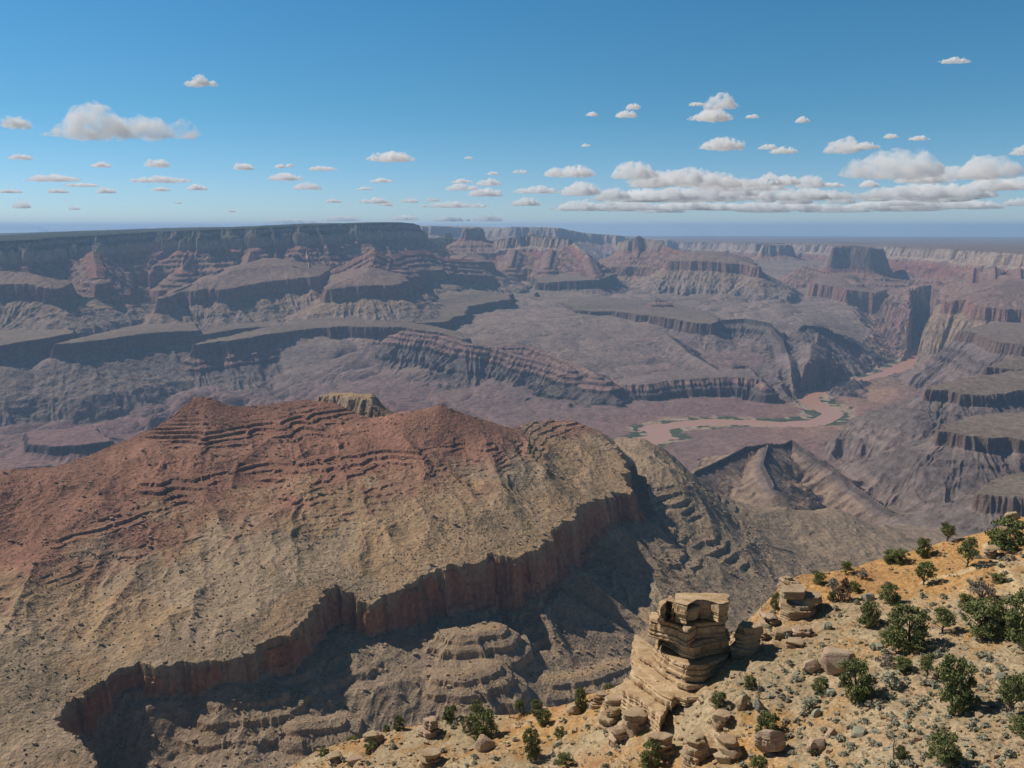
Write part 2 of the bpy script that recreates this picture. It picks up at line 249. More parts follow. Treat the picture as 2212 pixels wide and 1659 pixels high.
# base surface: (px, py, z, hill amplitude, colour)
BASE = [(-300, 800, -1290, 40, 'dox2'), (0, 790, -1290, 40, 'dox2'), (200, 790, -1270, 45, 'dox2'), (450, 790, -1230, 45, 'grey'), (600, 830, -1290, 50, 'grey'), (0, 1000, -1420, 30, 'dox'), (300, 960, -1410, 45, 'dox'), (150, 880, -1350, 45, 'dox2'),
        (350, 860, -1330, 55, 'dox2'), (550, 880, -1360, 55, 'dox'), (700, 880, -1370, 40, 'dox'), (900, 890, -1390, 35, 'dox'), (1100, 905, -1410, 25, 'dox2'), (1250, 880, -1400, 20, 'dox2'), (1300, 850, -1370, 20, 'grey'), (1380, 905, -1428, 15, 'dox'),
        (700, 970, -1440, 20, 'dox'), (300, 1040, -1440, 20, 'dox'), (1100, 960, -1440, 10, 'dox'), (1650, 890, -1425, 10, 'dox'), (1430, 900, -1434, 6, 'dox'), (1500, 902, -1436, 5, 'dox'), (1580, 902, -1436, 5, 'dox'), (1650, 905, -1436, 5, 'dox'),
        (1700, 960, -1395, 25, 'dox'), (1560, 950, -1415, 15, 'dox2'), (1830, 910, -1425, 10, 'tan'), (1880, 850, -1425, 10, 'tan'), (1900, 900, -1405, 22, 'dox'), (1980, 850, -1385, 25, 'dox'), (1900, 960, -1375, 25, 'dox2'), (1980, 1010, -1310, 20, 'grey'), (1850, 1010, -1330, 20, 'dox2'),
        (2010, 790, -1400, 20, 'dox'), (2040, 745, -1380, 15, 'grey'), (2000, 930, -1330, 20, 'dox2'), (1900, 1050, -1290, 15, 'grey'), (1955, 1130, -1240, 10, 'grey'), (2100, 1110, -1170, 10, 'grey'), (2060, 1050, -1180, 25, 'sage'), (2212, 1120, -1130, 10, 'grey'),
        (1300, 620, -830, 20, 'angel'), (1500, 620, -830, 40, 'angel'), (1650, 650, -920, 45, 'angel'), (1560, 630, -870, 45, 'dox2'), (1750, 690, -1040, 25, 'angel'), (1900, 680, -1080, 15, 'angel'), (1250, 770, -1180, 25, 'angel'), (1200, 720, -1060, 20, 'angel'), (1150, 690, -980, 15, 'angel'),
        (1320, 790, -1260, 25, 'angel'), (1100, 610, -760, 20, 'angel'), (1000, 640, -860, 15, 'angel'), (600, 690, -860, 20, 'angel'), (200, 730, -960, 15, 'angel'), (0, 720, -930, 15, 'angel'), (1960, 660, -1040, 15, 'angel'), (1950, 765, -1410, 8, 'grey'), (2010, 735, -1400, 8, 'grey'), (1990, 710, -1330, 8, 'grey'), (2040, 690, -1280, 10, 'angel'), (2100, 670, -1300, 10, 'angel'),
        (1640, 850, -1400, 10, 'dox'), (1720, 820, -1380, 20, 'dox'), (1850, 780, -1300, 25, 'grey'), (1400, 560, -700, 20, 'angel'), (1800, 560, -560, 20, 'angel')]
BP, BV = [], []
for px, py, z, a, c in BASE:
    x, y, _ = at(px, py, z=z); BP.append((x, y)); BV.append((z, a) + C_[c])
# lower slopes under the red cliff: (px, py, D)
LOW = [(1350, 1168, 2.05), (1300, 1228, 1.85), (1190, 1288, 1.66), (1060, 1312, 1.58), (900, 1338, 1.47), (800, 1366, 1.42), (620, 1438, 1.28), (480, 1495, 1.185), (330, 1500, 1.16), (170, 1512, 1.14), (1430, 1000, 2.32), (1500, 1050, 2.3), (1450, 1150, 2.05), (1600, 1150, 2.25),
       (1500, 1250, 1.9), (1700, 1100, 2.75), (1600, 1280, 1.95), (1720, 1180, 2.45), (1800, 1200, 2.4), (1900, 1250, 2.25), (1950, 1180, 2.75), (1880, 1130, 2.95), (1800, 1090, 3.0), (1400, 1300, 1.75), (1300, 1400, 1.57), (1200, 1500, 1.4), (1000, 1500, 1.33), (1000, 1560, 1.27), (800, 1500, 1.26), (700, 1600, 1.18),
       (400, 1600, 1.14), (400, 1659, 1.11), (220, 1659, 1.09), (220, 1560, 1.12), (900, 1659, 1.17), (1200, 1600, 1.32), (1560, 1100, 2.5), (1430, 960, 2.6), (1340, 940, 2.7)]
for px, py, D in LOW:
    x, y, z = at(px, py, D * 1000); BP.append((x, y)); BV.append((z, 5) + C_['muav'])
for x, y, z in [(-500, 700, -640), (0, 760, -640), (400, 800, -700), (1000, 900, -760), (-300, 250, -330), (0, 250, -330), (300, 250, -330), (1400, 1300, -870), (1900, 1700, -960), (-1200, 800, -600), (2400, 2400, -1050), (-900, 2900, -1350), (0, 3200, -1350), (800, 3300, -1330), (-2500, 2800, -1380), (1100, 3900, -1400)]:
    BP.append((x, y)); BV.append((z, 8) + C_['muav'])
BM = rbf_fit(BP, BV)
# the red ridge: closed outline (px, py, D, 0 = slope behind, 1 = red cliff) and its upper surface
RIDGE = [(-300, 1040, 1.6, 0), (0, 1016, 1.75, 0), (110, 1010, 1.8, 0), (180, 990, 1.88, 0), (250, 962, 1.95, 0), (330, 926, 2.0, 0), (385, 893, 2.04, 0), (396, 872, 2.06, 0), (425, 854, 2.1, 0), (455, 854, 2.12, 0), (490, 877, 2.12, 0), (520, 880, 2.14, 0), (600, 872, 2.2, 0), (660, 862, 2.25, 0), (720, 870, 2.25, 0), (800, 905, 2.2, 0), (862, 890, 2.18, 0),
         (880, 890, 2.15, 0), (920, 880, 2.15, 0), (950, 868, 2.15, 0), (985, 887, 2.15, 0), (1050, 907, 2.18, 0), (1105, 928, 2.2, 0), (1140, 914, 2.32, 0), (1190, 908, 2.4, 0), (1240, 909, 2.4, 0), (1290, 930, 2.38, 0), (1320, 960, 2.3, .5), (1340, 985, 2.25, 1),
         (1350, 1010, 2.17, 1), (1344, 1058, 2.04, 1), (1300, 1072, 1.98, 1), (1278, 1080, 1.93, 1), (1215, 1125, 1.78, 1), (1172, 1152, 1.7, 1), (1160, 1180, 1.65, 1), (1100, 1196, 1.62, 1), (1060, 1190, 1.61, 1), (1010, 1205, 1.57, 1), (940, 1222, 1.53, 1), (880, 1255, 1.48, 1), (838, 1285, 1.44, 1), (800, 1310, 1.42, 1), (770, 1285, 1.44, 1), (725, 1262, 1.44, 1),
         (690, 1290, 1.39, 1), (640, 1345, 1.31, 1), (590, 1370, 1.27, 1), (510, 1405, 1.225, 1), (495, 1432, 1.2, 1), (450, 1420, 1.205, 1), (400, 1425, 1.195, 1), (300, 1428, 1.185, 1), (240, 1450, 1.165, 1), (160, 1478, 1.13, 1), (130, 1500, 1.11, 1), (100, 1530, 1.07, 1), (130, 1580, 1.03, 1), (180, 1610, 1.0, 1), (190, 1659, .97, 1), (150, 1760, .9, 1), (-300, 1760, .9, 1), (-600, 1300, 1.1, 1)]
RP = [at(p[0], p[1], p[2] * 1000) for p in RIDGE]
UPP = [(0, 1200, 1.45), (0, 1100, 1.6), (200, 1150, 1.53), (200, 1060, 1.7), (400, 960, 1.96), (400, 1000, 1.87), (400, 1100, 1.67), (400, 1250, 1.42), (700, 930, 2.1), (700, 1000, 1.93), (700, 1150, 1.62), (560, 1200, 1.52), (850, 1050, 1.82), (850, 1180, 1.58), (1000, 960, 2.03), (1000, 1000, 1.95), (1000, 1100, 1.74),
       (1180, 960, 2.22), (1250, 1000, 2.14), (1120, 990, 2.02), (1200, 1050, 1.95), (0, 1350, 1.24), (200, 1350, 1.27), (100, 1430, 1.15), (550, 1300, 1.36), (0, 1500, 1.06), (60, 1600, .99)]
UP = [at(a, b, d * 1000) for a, b, d in UPP] + RP
UM = rbf_fit([(p[0], p[1]) for p in UP], np.array([[p[2]] for p in UP])[:, 0])
CLIFF = [(0, 0), (3, -14), (8, -20), (12, -58), (16, -63), (21, -112), (34, -120), (120, -170), (300, -260), (900, -520)]
BACK = [(0, 0), (40, -25), (60, -50), (200, -160), (600, -480), (1600, -1100)]

def terrain(X, Y):
    """height and albedo of the canyon at world points"""
    X = X.astype(f32); Y = Y.astype(f32)
    base = [coarse(lambda x, y, k=k: rbf_eval((BM[0], BM[1][:, k], BM[2]), x, y), X, Y) for k in range(5)]
    z = base[0]; amp = np.clip(base[1], 3, 60); rgb = np.stack(base[2:5], -1); rgb = np.clip(rgb, .03, .5)
    r = np.hypot(X, Y)
    # drainage relief on the floor
    wx = X + 160 * fbm(X / 700, Y / 700, 3, 41); wy = Y + 160 * fbm(X / 700, Y / 700, 3, 47)
    hl = -ridged(wx / 560, wy / 560, 5, 3, .45)
    z = z + amp * 1.7 * hl
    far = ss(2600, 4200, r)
    z = z + far * (4 * ridged(wx / 130, wy / 130, 3, 9))
    # near slopes: boulder and gully texture
    z = z + (1 - far) * (14 * ridged(wx / 150, wy / 240, 4, 21) + 2.2 * fbm(X / 14, Y / 14, 2, 25))
    wob = fbm(X / 90, Y / 90, 3, 77)
    for ft in FEATS:
        P = ft['pts']; pr = ft['prof']; reach = pr[-1][0] + 1100 + ft['A'] * 2
        xs = [p[0] for p in P]; ys = [p[1] for p in P]
        m = (X > min(xs) - reach) & (X < max(xs) + reach) & (Y > min(ys) - reach) & (Y < max(ys) + reach)
        if not m.any(): continue
        x = X[m]; y = Y[m]
        d, qx, qy, zc, _ = pdist(P, x, y, ft['closed'], ft['soft'])
        nsc = min(1.0, max(.1, (P[0][1] - 1000) / 3500)); lam = ft['lam']; A = ft['A']; sd = hash(P[0]) % 97
        fx = qx + .3 * (x - qx); fy = qy + .3 * (y - qy)
        n = 1.3 * ridged(fx / lam, fy / lam, 3, sd, .5) + .5 * ridged(fx / (lam * .27), fy / (lam * .27), 2, sd + 5) + .35 * wob[m] - .4
        if ft['closed']:
            sg = np.where(inside(P, x, y), -d, d)
            de = sg - A * n * (1 + np.clip(sg - 40, 0, 500) / 260)
        else:
            de = np.maximum(d - ft['w'], 0) - A * n * np.clip(d / (3 * A + 20), 0, 1) * (1 + np.clip(d - 60, 0, 500) / 260)
        pd = np.array([p[0] for p in pr], f32); ph = np.array([p[1] for p in pr], f32)
        h = np.interp(de, pd, ph).astype(f32) + zc
        h = h - np.maximum(de - pd[-1], 0) * (1.4 if pr is TAPR or pr is TAPS else .8)
        topn = fbm(x / 500, y / 500, 3, sd + 11)
        h = h + np.where(de <= 0, topn * 9 * np.clip(-de / 60, 0, 1) + np.minimum(-de, 400) * (.26 if pr is REDW else .035) + 3 * fbm(x / 40, y / 40, 3, sd + 15), 0) * (1 if ft['closed'] else 0) + nsc * (np.minimum(np.maximum(de, 0) * .06, 10) * fbm(x / 45, y / 45, 3, 5) + np.clip(de / 12, 0, 1) * 7 * ridged(fx / 55, fy / 55, 2, sd + 9))
        cols = [C_[p[2]] for p in pr]
        if ft['top']: cols[0] = C_[ft['top']]
        zo = z[m]; win = h > zo
        k = 12.0
        zz = np.maximum(h, zo) + np.maximum(k - np.abs(h - zo), 0) ** 2 / (4 * k)
        # colour belongs to the bed that crops out at this distance, stepped rather than graded
        de2 = de + 6 * wob[m]
        ci = np.clip(np.searchsorted(pd, de2, side='left'), 0, len(pr) - 1)
        cc = np.array(cols, f32)[ci]
        cc2 = np.stack([np.interp(de2, pd, [c[i] for c in cols]) for i in range(3)], -1)
        cc = .65 * cc + .35 * cc2
        z[m] = zz; t = rgb[m]; bl = ss(-6, 6, h - zo)[:, None]; rgb[m] = t * (1 - bl) + cc * bl
    # the red ridge
    xs = [p[0] for p in RP]; ys = [p[1] for p in RP]
    m = (X > min(xs) - 900) & (X < max(xs) + 900) & (Y > min(ys) - 700) & (Y < max(ys) + 1600)
    ridge_mask = np.zeros(X.shape, f32); ledge = np.zeros(X.shape, f32)
    if m.any():
        x = X[m]; y = Y[m]
        U = coarse(lambda a, b: rbf_eval(UM, a, b), X, Y)[m]
        d, qx, qy, zc, side = pdist(RP, x, y, True, 40, [p[3] for p in RIDGE])
        ins = inside(RP, x, y)
        fx = qx + .3 * (x - qx); fy = qy + .3 * (y - qy)
        n = ridged(fx / 120, fy / 120, 3, 61) * .9 + .75 * ridged(fx / 34, fy / 34, 2, 66) + .22 * ridged(fx / 11, fy / 11, 2, 67) + .5 * fbm(x / 45, y / 45, 3, 68)
        de = np.where(ins, -d, d) - np.where(side > .5, 19, 5) * n
        # gullies running down the upper slope, boulders, ledges
        wx = x + 30 * fbm(x / 130, y / 130, 3, 81); wy = y + 30 * fbm(x / 130, y / 130, 3, 83)
        dep = np.clip(d / 120, 0, 1)
        g = ridged((wx * .94 + wy * .34) / 150, (wy * .94 - wx * .34) / 420, 4, 85)
        top = U + dep * (20 * g) + dep * 3.0 * ridged(wx / 38, wy / 55, 3, 91) + 1.0 * fbm(x / 9, y / 9, 2, 93)
        # bedding ledges
        bed = top + 14 * fbm(x / 400, y / 400, 2, 95) - .02 * x; bed = bed + 9 * vnoise(bed / 21, bed * 0 + 1.5, 96)
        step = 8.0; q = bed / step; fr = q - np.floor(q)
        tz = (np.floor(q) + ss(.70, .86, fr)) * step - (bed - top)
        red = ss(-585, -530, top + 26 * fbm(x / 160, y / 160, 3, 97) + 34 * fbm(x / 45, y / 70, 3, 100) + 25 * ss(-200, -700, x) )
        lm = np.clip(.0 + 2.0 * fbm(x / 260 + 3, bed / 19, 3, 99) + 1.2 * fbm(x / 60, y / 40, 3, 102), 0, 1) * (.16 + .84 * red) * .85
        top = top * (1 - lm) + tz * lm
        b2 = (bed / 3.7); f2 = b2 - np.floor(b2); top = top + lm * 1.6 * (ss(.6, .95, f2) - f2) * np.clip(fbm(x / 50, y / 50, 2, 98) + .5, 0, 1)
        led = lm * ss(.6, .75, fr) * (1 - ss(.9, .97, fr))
        c = np.where(side > .5, 1, 0)
        hk = .72 + .5 * fbm(qx / 130, qy / 130, 3, 63); off2 = 17 * np.clip(fbm(qx / 48, qy / 48, 3, 64) * 1.6 + .15, 0, 1)
        cl = (np.interp(de, [0, 3, 7, 11, 15], [0, -14, -19, -48, -52]) + np.interp(de - off2, [0, 4, 9, 13, 20], [0, -40, -48, -72, -76])) * hk + np.interp(de, [20, 40, 120, 300, 900], [0, -8, -58, -145, -400]); bk = np.interp(de, [p[0] for p in BACK], [p[1] for p in BACK])
        s1 = ss(.3, .7, side)
        h = np.where(de <= 0, top, np.where(ins, top, U * 0 + zc) + s1 * cl + (1 - s1) * bk).astype(f32)
        zo = z[m]
        k = 6.0
        zz = np.maximum(h, zo) + np.maximum(k - np.abs(h - zo), 0) ** 2 / (4 * k)
        n1 = fbm(x / 60, y / 60, 4, 101)[:, None]; n2 = fbm(x / 220, y / 220, 3, 103)[:, None]
        tanc = np.array(C_['tan'], f32) * (1 + .18 * n1) + np.array((.03, .01, -.005), f32) * n2
        greyc = np.array((.29, .21, .135), f32) * (1 + .2 * n1)
        tanc = tanc + (greyc - tanc) * ss(.05, .35, n2 + .3 * n1 + .25 * ss(-100, -500, x)[:, None] * ss(1500, 1250, y)[:, None])
        redc = np.array(C_['red'], f32) * (1 + .22 * n1) + np.array((.035, .03, .025), f32) * np.clip(n2, 0, 1)
        cc = tanc * (1 - red[:, None]) + redc * red[:, None]
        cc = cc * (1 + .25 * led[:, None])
        wallc = np.array((.31, .135, .07), f32) * (1 + .3 * fbm(fx / 14, fy / 14, 3, 107)[:, None]) + np.array((.05, .05, .045), f32) * np.clip(fbm(x / 50, zz / 30, 3, 109), 0, 1)[:, None]
        talc = np.array(C_['muav'], f32) * (1 + .15 * n1)
        wl = (ss(1, 5, de) * (1 - ss(30, 42, de)) * s1)[:, None]; ta = (ss(30, 42, de) * s1)[:, None]
        cc = cc * (1 - wl) + wallc * wl; cc = cc * (1 - ta) + talc * ta
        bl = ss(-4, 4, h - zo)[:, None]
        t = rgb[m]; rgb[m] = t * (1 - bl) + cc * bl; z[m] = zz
        ridge_mask[m] = bl[:, 0] * (de < 0)
    # ledges of bedded limestone below the cliff
    bed = z + 10 * fbm(X / 300, Y / 300, 2, 111)
    q = bed / 16.0; fr = q - np.floor(q); tz = (np.floor(q) + ss(.66, .9, fr)) * 16.0 - (bed - z)
    lm = (1 - ss(2300, 3000, r)) * (1 - ridge_mask) * np.clip(2.2 * fbm(X / 130, Y / 130, 3, 113) - .1, 0, 1) * .8
    z = z * (1 - lm) + tz * lm
    # river cut
    d, _, _, _, _ = pdist(RIVER, X, Y, False, 200)
    d = d + 22 * fbm(X / 160, Y / 160, 3, 121) + np.clip((d - 60) / 60, 0, 1) * (50 * ridged(X / 150, Y / 150, 3, 122) - 20 + 12 * fbm(X / 40, Y / 40, 2, 123))
    hw = 85.0
    bank = ZR - 6 + np.maximum(d - hw, 0) * .12 + np.maximum(d - hw - 70, 0) * (.52 + .78 * ss(8600, 7900, Y))
    low = z < ZR + 14
    zc2 = np.minimum(z, np.maximum(bank, ZR - 6))
    up = ss(7900, 8600, Y)
    ok = d < 500 + 700 * up
    cw = np.maximum(ss(240 + 300 * up, 130 + 260 * up, z - ZR), ss(hw + 60, hw, d)); zc2 = z + (zc2 - z) * cw
    z = np.where(ok, zc2, z); z = np.where(ok & (d > hw), np.maximum(z, ZR + 1.5 + np.minimum((d - hw) * .03, 3)), z)
    fl = (ss(hw + 150, hw + 60, d + 60 * fbm(X / 300, Y / 300, 2, 127)) * ss(40, 8, z - ZR))[..., None]
    gn = fbm(X / 120, Y / 120, 3, 125)[..., None]
    bankc = np.where(gn > -.06, np.array(C_['green'], f32), np.array(C_['sand'], f32) * (1 + .1 * gn))
    rgb = rgb * (1 - fl) + bankc * fl
    # thin light and dark beds follow the height
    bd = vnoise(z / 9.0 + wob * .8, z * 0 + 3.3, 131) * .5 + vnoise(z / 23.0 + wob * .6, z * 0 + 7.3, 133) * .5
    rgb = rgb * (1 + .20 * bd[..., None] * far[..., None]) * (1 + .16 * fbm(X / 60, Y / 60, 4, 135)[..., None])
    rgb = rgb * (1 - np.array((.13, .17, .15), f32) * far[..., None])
    z = z - r * r / (2 * 7.3e6)
    return z.astype(f32), np.clip(rgb, .02, .6).astype(f32)

def grid_mesh(name, X, Y, Z, rgb, mat, smooth=False):
    R, C = X.shape; me = bpy.data.meshes.new(name)
    me.vertices.add(R * C); me.vertices.foreach_set('co', np.stack([X, Y, Z], -1).astype(f32).ravel())
    i = np.arange(R * C, dtype=np.int32).reshape(R, C)
    q = np.stack([i[:-1, :-1], i[:-1, 1:], i[1:, 1:], i[1:, :-1]], -1).reshape(-1, 4)
    me.loops.add(q.size); me.polygons.add(len(q))
    me.polygons.foreach_set('loop_start', np.arange(0, q.size, 4, dtype=np.int32))
    me.loops.foreach_set('vertex_index', q.ravel())
    me.polygons.foreach_set('use_smooth', np.full(len(q), smooth))
    me.update(calc_edges=True)
    a = me.attributes.new('albedo', 'FLOAT_COLOR', 'POINT')
    a.data.foreach_set('color', np.concatenate([rgb.reshape(-1, 3), np.ones((R * C, 1), f32)], 1).astype(f32).ravel())
    me.materials.append(mat)
    ob = bpy.data.objects.new(name, me); COL.objects.link(ob)
    return ob
# ------------------------------------------------------------------ materials
def new_mat(name):
    m = bpy.data.materials.new(name); m.use_nodes = True; t = m.node_tree
    b = t.nodes['Principled BSDF']; b.inputs['Roughness'].default_value = .95; b.inputs['Specular IOR Level'].default_value = .1
    return m, t, b
def N(t, kind, **kw):
    n = t.nodes.new(kind)
    for k, v in kw.items(): setattr(n, k, v)
    return n
def rock_mat(name, s1, s2, bump, var=.3):
    m, t, b = new_mat(name); L = t.links.new
    at_ = N(t, 'ShaderNodeAttribute', attribute_name='albedo'); geo = N(t, 'ShaderNodeNewGeometry')
    n1 = N(t, 'ShaderNodeTexNoise'); n1.inputs['Scale'].default_value = s1; n1.inputs['Detail'].default_value = 6; n1.inputs['Roughness'].default_value = .65
    n2 = N(t, 'ShaderNodeTexNoise'); n2.inputs['Scale'].default_value = s2; n2.inputs['Detail'].default_value = 4
    L(geo.outputs['Position'], n1.inputs['Vector']); L(geo.outputs['Position'], n2.inputs['Vector'])
    mr = N(t, 'ShaderNodeMapRange'); mr.inputs['From Min'].default_value = .3; mr.inputs['From Max'].default_value = .7
    mr.inputs['To Min'].default_value = 1 - var; mr.inputs['To Max'].default_value = 1 + var
    L(n1.outputs['Fac'], mr.inputs['Value'])
    mx = N(t, 'ShaderNodeVectorMath', operation='SCALE'); L(at_.outputs['Color'], mx.inputs[0]); L(mr.outputs[0], mx.inputs['Scale'])
    L(mx.outputs[0], b.inputs['Base Color'])
    bp = N(t, 'ShaderNodeBump'); bp.inputs['Strength'].default_value = 1.0; bp.inputs['Distance'].default_value = bump
    ad = N(t, 'ShaderNodeMath', operation='ADD'); L(n1.outputs['Fac'], ad.inputs[0]); L(n2.outputs['Fac'], ad.inputs[1])
    L(ad.outputs[0], bp.inputs['Height']); L(bp.outputs[0], b.inputs['Normal'])
    return m
M_FAR = rock_mat('far_rock', 1 / 34., 1 / 16., 5.0, .38)
M_MID = rock_mat('ridge_rock', 1 / 9., 1 / 4., 2.6, .34)
# ------------------------------------------------------------------ canyon terrain: one near and one far sheet that share their seam
RS = 3300.0
TH = np.radians(np.linspace(-42, 42, int(1560 * Q)))
def rows(knots, n):
    lr = np.concatenate([np.linspace(math.log(a), math.log(b), int(k * n), endpoint=False) for a, b, k in knots] + [[math.log(knots[-1][1])]])
    return np.exp(lr)
def sheet(name, rr, mat):
    X = (rr[:, None] * np.sin(TH)[None]); Y = (rr[:, None] * np.cos(TH)[None])
    Z, rgb = terrain(X, Y)
    ob = grid_mesh(name, X, Y, Z, rgb, mat); ob['kind'] = 'structure'
    return ob
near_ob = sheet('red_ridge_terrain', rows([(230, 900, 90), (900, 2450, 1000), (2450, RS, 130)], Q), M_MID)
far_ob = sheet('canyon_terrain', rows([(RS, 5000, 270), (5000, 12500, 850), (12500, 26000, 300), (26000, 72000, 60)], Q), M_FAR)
# ------------------------------------------------------------------ river
def ribbon(name, pts, hw, z, mat):
    P = np.array([(p[0], p[1]) for p in pts]); d = np.gradient(P, axis=0); n = np.stack([-d[:, 1], d[:, 0]], -1); n /= np.linalg.norm(n, axis=1)[:, None]
    v = [(*(p + s * hw * q), z - (p[0]**2 + p[1]**2) / (2 * 7.3e6)) for p, q in zip(P, n) for s in (-1, 1)]
    f = [(2 * i, 2 * i + 1, 2 * i + 3, 2 * i + 2) for i in range(len(P) - 1)]
    me = bpy.data.meshes.new(name); me.from_pydata(v, [], f); me.materials.append(mat)
    ob = bpy.data.objects.new(name, me); COL.objects.link(ob); return ob
mw, t, b = new_mat('muddy_water'); b.inputs['Base Color'].default_value = (.42, .225, .145, 1); b.inputs['Roughness'].default_value = .3; b.inputs['Specular IOR Level'].default_value = .3
rp = []
for i in range(len(RIVER) - 1):
    for k in range(6):
        u = k / 6; rp.append(tuple(RIVER[i][j] * (1 - u) + RIVER[i + 1][j] * u for j in range(3)))
for _ in range(4): rp = [rp[0]] + [tuple((rp[i - 1][j] + rp[i][j] * 2 + rp[i + 1][j]) / 4 for j in range(3)) for i in range(1, len(rp) - 1)] + [rp[-1]]
riv = ribbon('river', rp, 150, ZR, mw); riv['kind'] = 'structure'


# ------------------------------------------------------------------ the near rim slope
def pts3(l): return [at(a, b, c) for a, b, c in l]
SL = pts3([(2212, 1659, 80), (1900, 1659, 86), (1640, 1659, 98), (1400, 1659, 108), (1100, 1659, 122), (900, 1640, 130), (650, 1655, 138), (700, 1620, 140), (850, 1582, 142), (960, 1562, 142), (1100, 1550, 142), (1200, 1535, 140), (1280, 1505, 136),
     (1600, 1450, 118), (1550, 1520, 112), (1640, 1345, 134), (1700, 1258, 150), (1740, 1242, 152), (1830, 1240, 150), (1900, 1218, 152), (2000, 1190, 152), (2100, 1162, 152), (2150, 1152, 150), (2212, 1112, 150), (2212, 1250, 128), (2212, 1400, 108), (2212, 1520, 94),
     (2000, 1300, 130), (2000, 1400, 114), (1850, 1350, 128), (1850, 1500, 106), (1750, 1430, 118), (1700, 1550, 106), (1500, 1600, 109), (1300, 1600, 122), (1400, 1560, 118), (1480, 1460, 124)]) + [(-40, 60, -76), (0, 55, -64), (40, 55, -54), (-90, 110, -104), (110, 110, -50), (150, 160, -52), (-120, 170, -112)]
SM = rbf_fit([(p[0], p[1]) for p in SL], np.array([p[2] for p in SL]), 50.0)
EDGE = pts3([(-900, 2600, 120), (200, 1900, 132), (600, 1672, 138), (650, 1656, 139), (700, 1621, 141), (770, 1598, 142), (850, 1583, 143), (905, 1572, 143), (960, 1562, 143), (1050, 1556, 143), (1100, 1551, 143), (1200, 1536, 141), (1265, 1512, 138), (1300, 1490, 136), (1400, 1440, 134), (1500, 1400, 133), (1590, 1375, 134), (1636, 1342, 137), (1668, 1290, 146),
        (1700, 1256, 152), (1735, 1242, 154), (1830, 1239, 153), (1900, 1217, 154), (1960, 1202, 154), (2000, 1189, 154), (2060, 1172, 154), (2105, 1160, 154), (2150, 1150, 152), (2180, 1130, 151), (2212, 1110, 151), (2500, 1010, 155), (3200, 900, 160)])
def smooth_slope(x, y): return rbf_eval(SM, x, y)
def slope(X, Y):
    X = X.astype(f32); Y = Y.astype(f32)
    z = coarse(smooth_slope, X, Y, 8)
    d, qx, qy, _, _ = pdist(EDGE, X, Y, False, 10)
    # beyond the edge?  the edge runs left to right, the far side is on its left hand
    best = np.full(X.shape, 1e12, f32); sg = np.zeros_like(X)
    for a, b in zip(EDGE[:-1], EDGE[1:]):
        dx = f32(b[0] - a[0]); dy = f32(b[1] - a[1]); t = np.clip(((X - f32(a[0])) * dx + (Y - f32(a[1])) * dy) / (dx * dx + dy * dy), 0, 1)
        q = (X - f32(a[0]) - t * dx) ** 2 + (Y - f32(a[1]) - t * dy) ** 2
        c = dx * (Y - f32(a[1])) - dy * (X - f32(a[0])); m = q < best - 1e-4
        best = np.where(m, q, best); sg = np.where(m, c, sg)
    s = np.where(sg > 0, d, -d) + .8 * fbm(X / 5, Y / 5, 3, 201)
    wx = X + 2 * fbm(X / 7, Y / 7, 2, 203); wy = Y + 2 * fbm(X / 7, Y / 7, 2, 205)
    n = .55 * fbm(wx / 9, wy / 9, 3, 207) + .22 * ridged(wx / 2.6, wy / 2.6, 3, 209) + .07 * fbm(X / .55, Y / .55, 2, 211)
    # rocky steps on the left shoulder
    lm = ss(30, 10, X) * np.clip(1.6 * fbm(X / 9, Y / 9, 3, 213) + .25, 0, 1)
    bed = (z + n) / 1.6; fr = bed - np.floor(bed); z = z + n
    z = z * (1 - lm) + (np.floor(bed) + ss(.55, .85, fr)) * 1.6 * lm
    z = z - np.where(s > 0, s * 1.25 + .5 * np.maximum(s - 3, 0) * .5, 0)
    a = fbm(X / 16, Y / 16, 4, 215)[..., None]; b = fbm(X / 2.2, Y / 2.2, 3, 217)[..., None]
    org = np.array((.41, .235, .095), f32); pale = np.array((.36, .27, .165), f32); rust = np.array((.36, .18, .08), f32)
    k = ss(-.25, .35, 1.1 * a + .35 * b + ss(118, 92, Y)[..., None] * .55 * ss(20, 50, X)[..., None] - ss(122, 140, Y)[..., None] * .5 * ss(30, 50, X)[..., None] + ss(30, 0, X)[..., None] * .2)
    c = org + (pale - org) * k
    c = c + (rust - c) * (np.clip(fbm(X / 11, Y / 11, 3, 219) * 2 - .35, 0, 1)[..., None] * .6)
    c = c * (1 + .22 * b) * (1 + .18 * fbm(X / .7, Y / .7, 2, 221)[..., None])
    for path in PATHS:
        dd = pdist(path, X, Y, False, 5)[0]; m = (ss(1.1, .4, dd + .4 * b[..., 0]))[..., None]
        c = c * (1 - m) + np.array((.50, .36, .20), f32) * m
    return z.astype(f32), np.clip(c, .02, .65).astype(f32)
def U1(x, y): return float(smooth_slope(np.array([x]), np.array([y]))[0])
def ground(px, py, lo=62., hi=175.):
    """where the line of sight of a pick meets the near slope"""
    D = np.arange(lo, hi, .1); x, y, z = ray(px, py)
    X = x / y * D; Zs = smooth_slope(X, D); h = z / y * D - Zs
    i = np.argmax(h < 0) if (h < 0).any() else int(np.argmin(h))
    return X[i], D[i], Zs[i]
PATHS = [[ground(2212, 1330), ground(2195, 1275), ground(2170, 1235), ground(2150, 1200), ground(2130, 1175)], [ground(2150, 1215), ground(2080, 1235), ground(2000, 1255)]]
M_NEAR = rock_mat('slope_ground', 2.2, 9.0, .12, .35)
th = np.radians(np.linspace(-27, 42, int(1380 * Q))); rr = np.linspace(48, 176, int(760 * Q))
GX = rr[:, None] * np.sin(th)[None]; GY = rr[:, None] * np.cos(th)[None]
GZ, grgb = slope(GX, GY)
ob = grid_mesh('rim_slope', GX, GY, GZ, grgb, M_NEAR); ob['kind'] = 'structure'
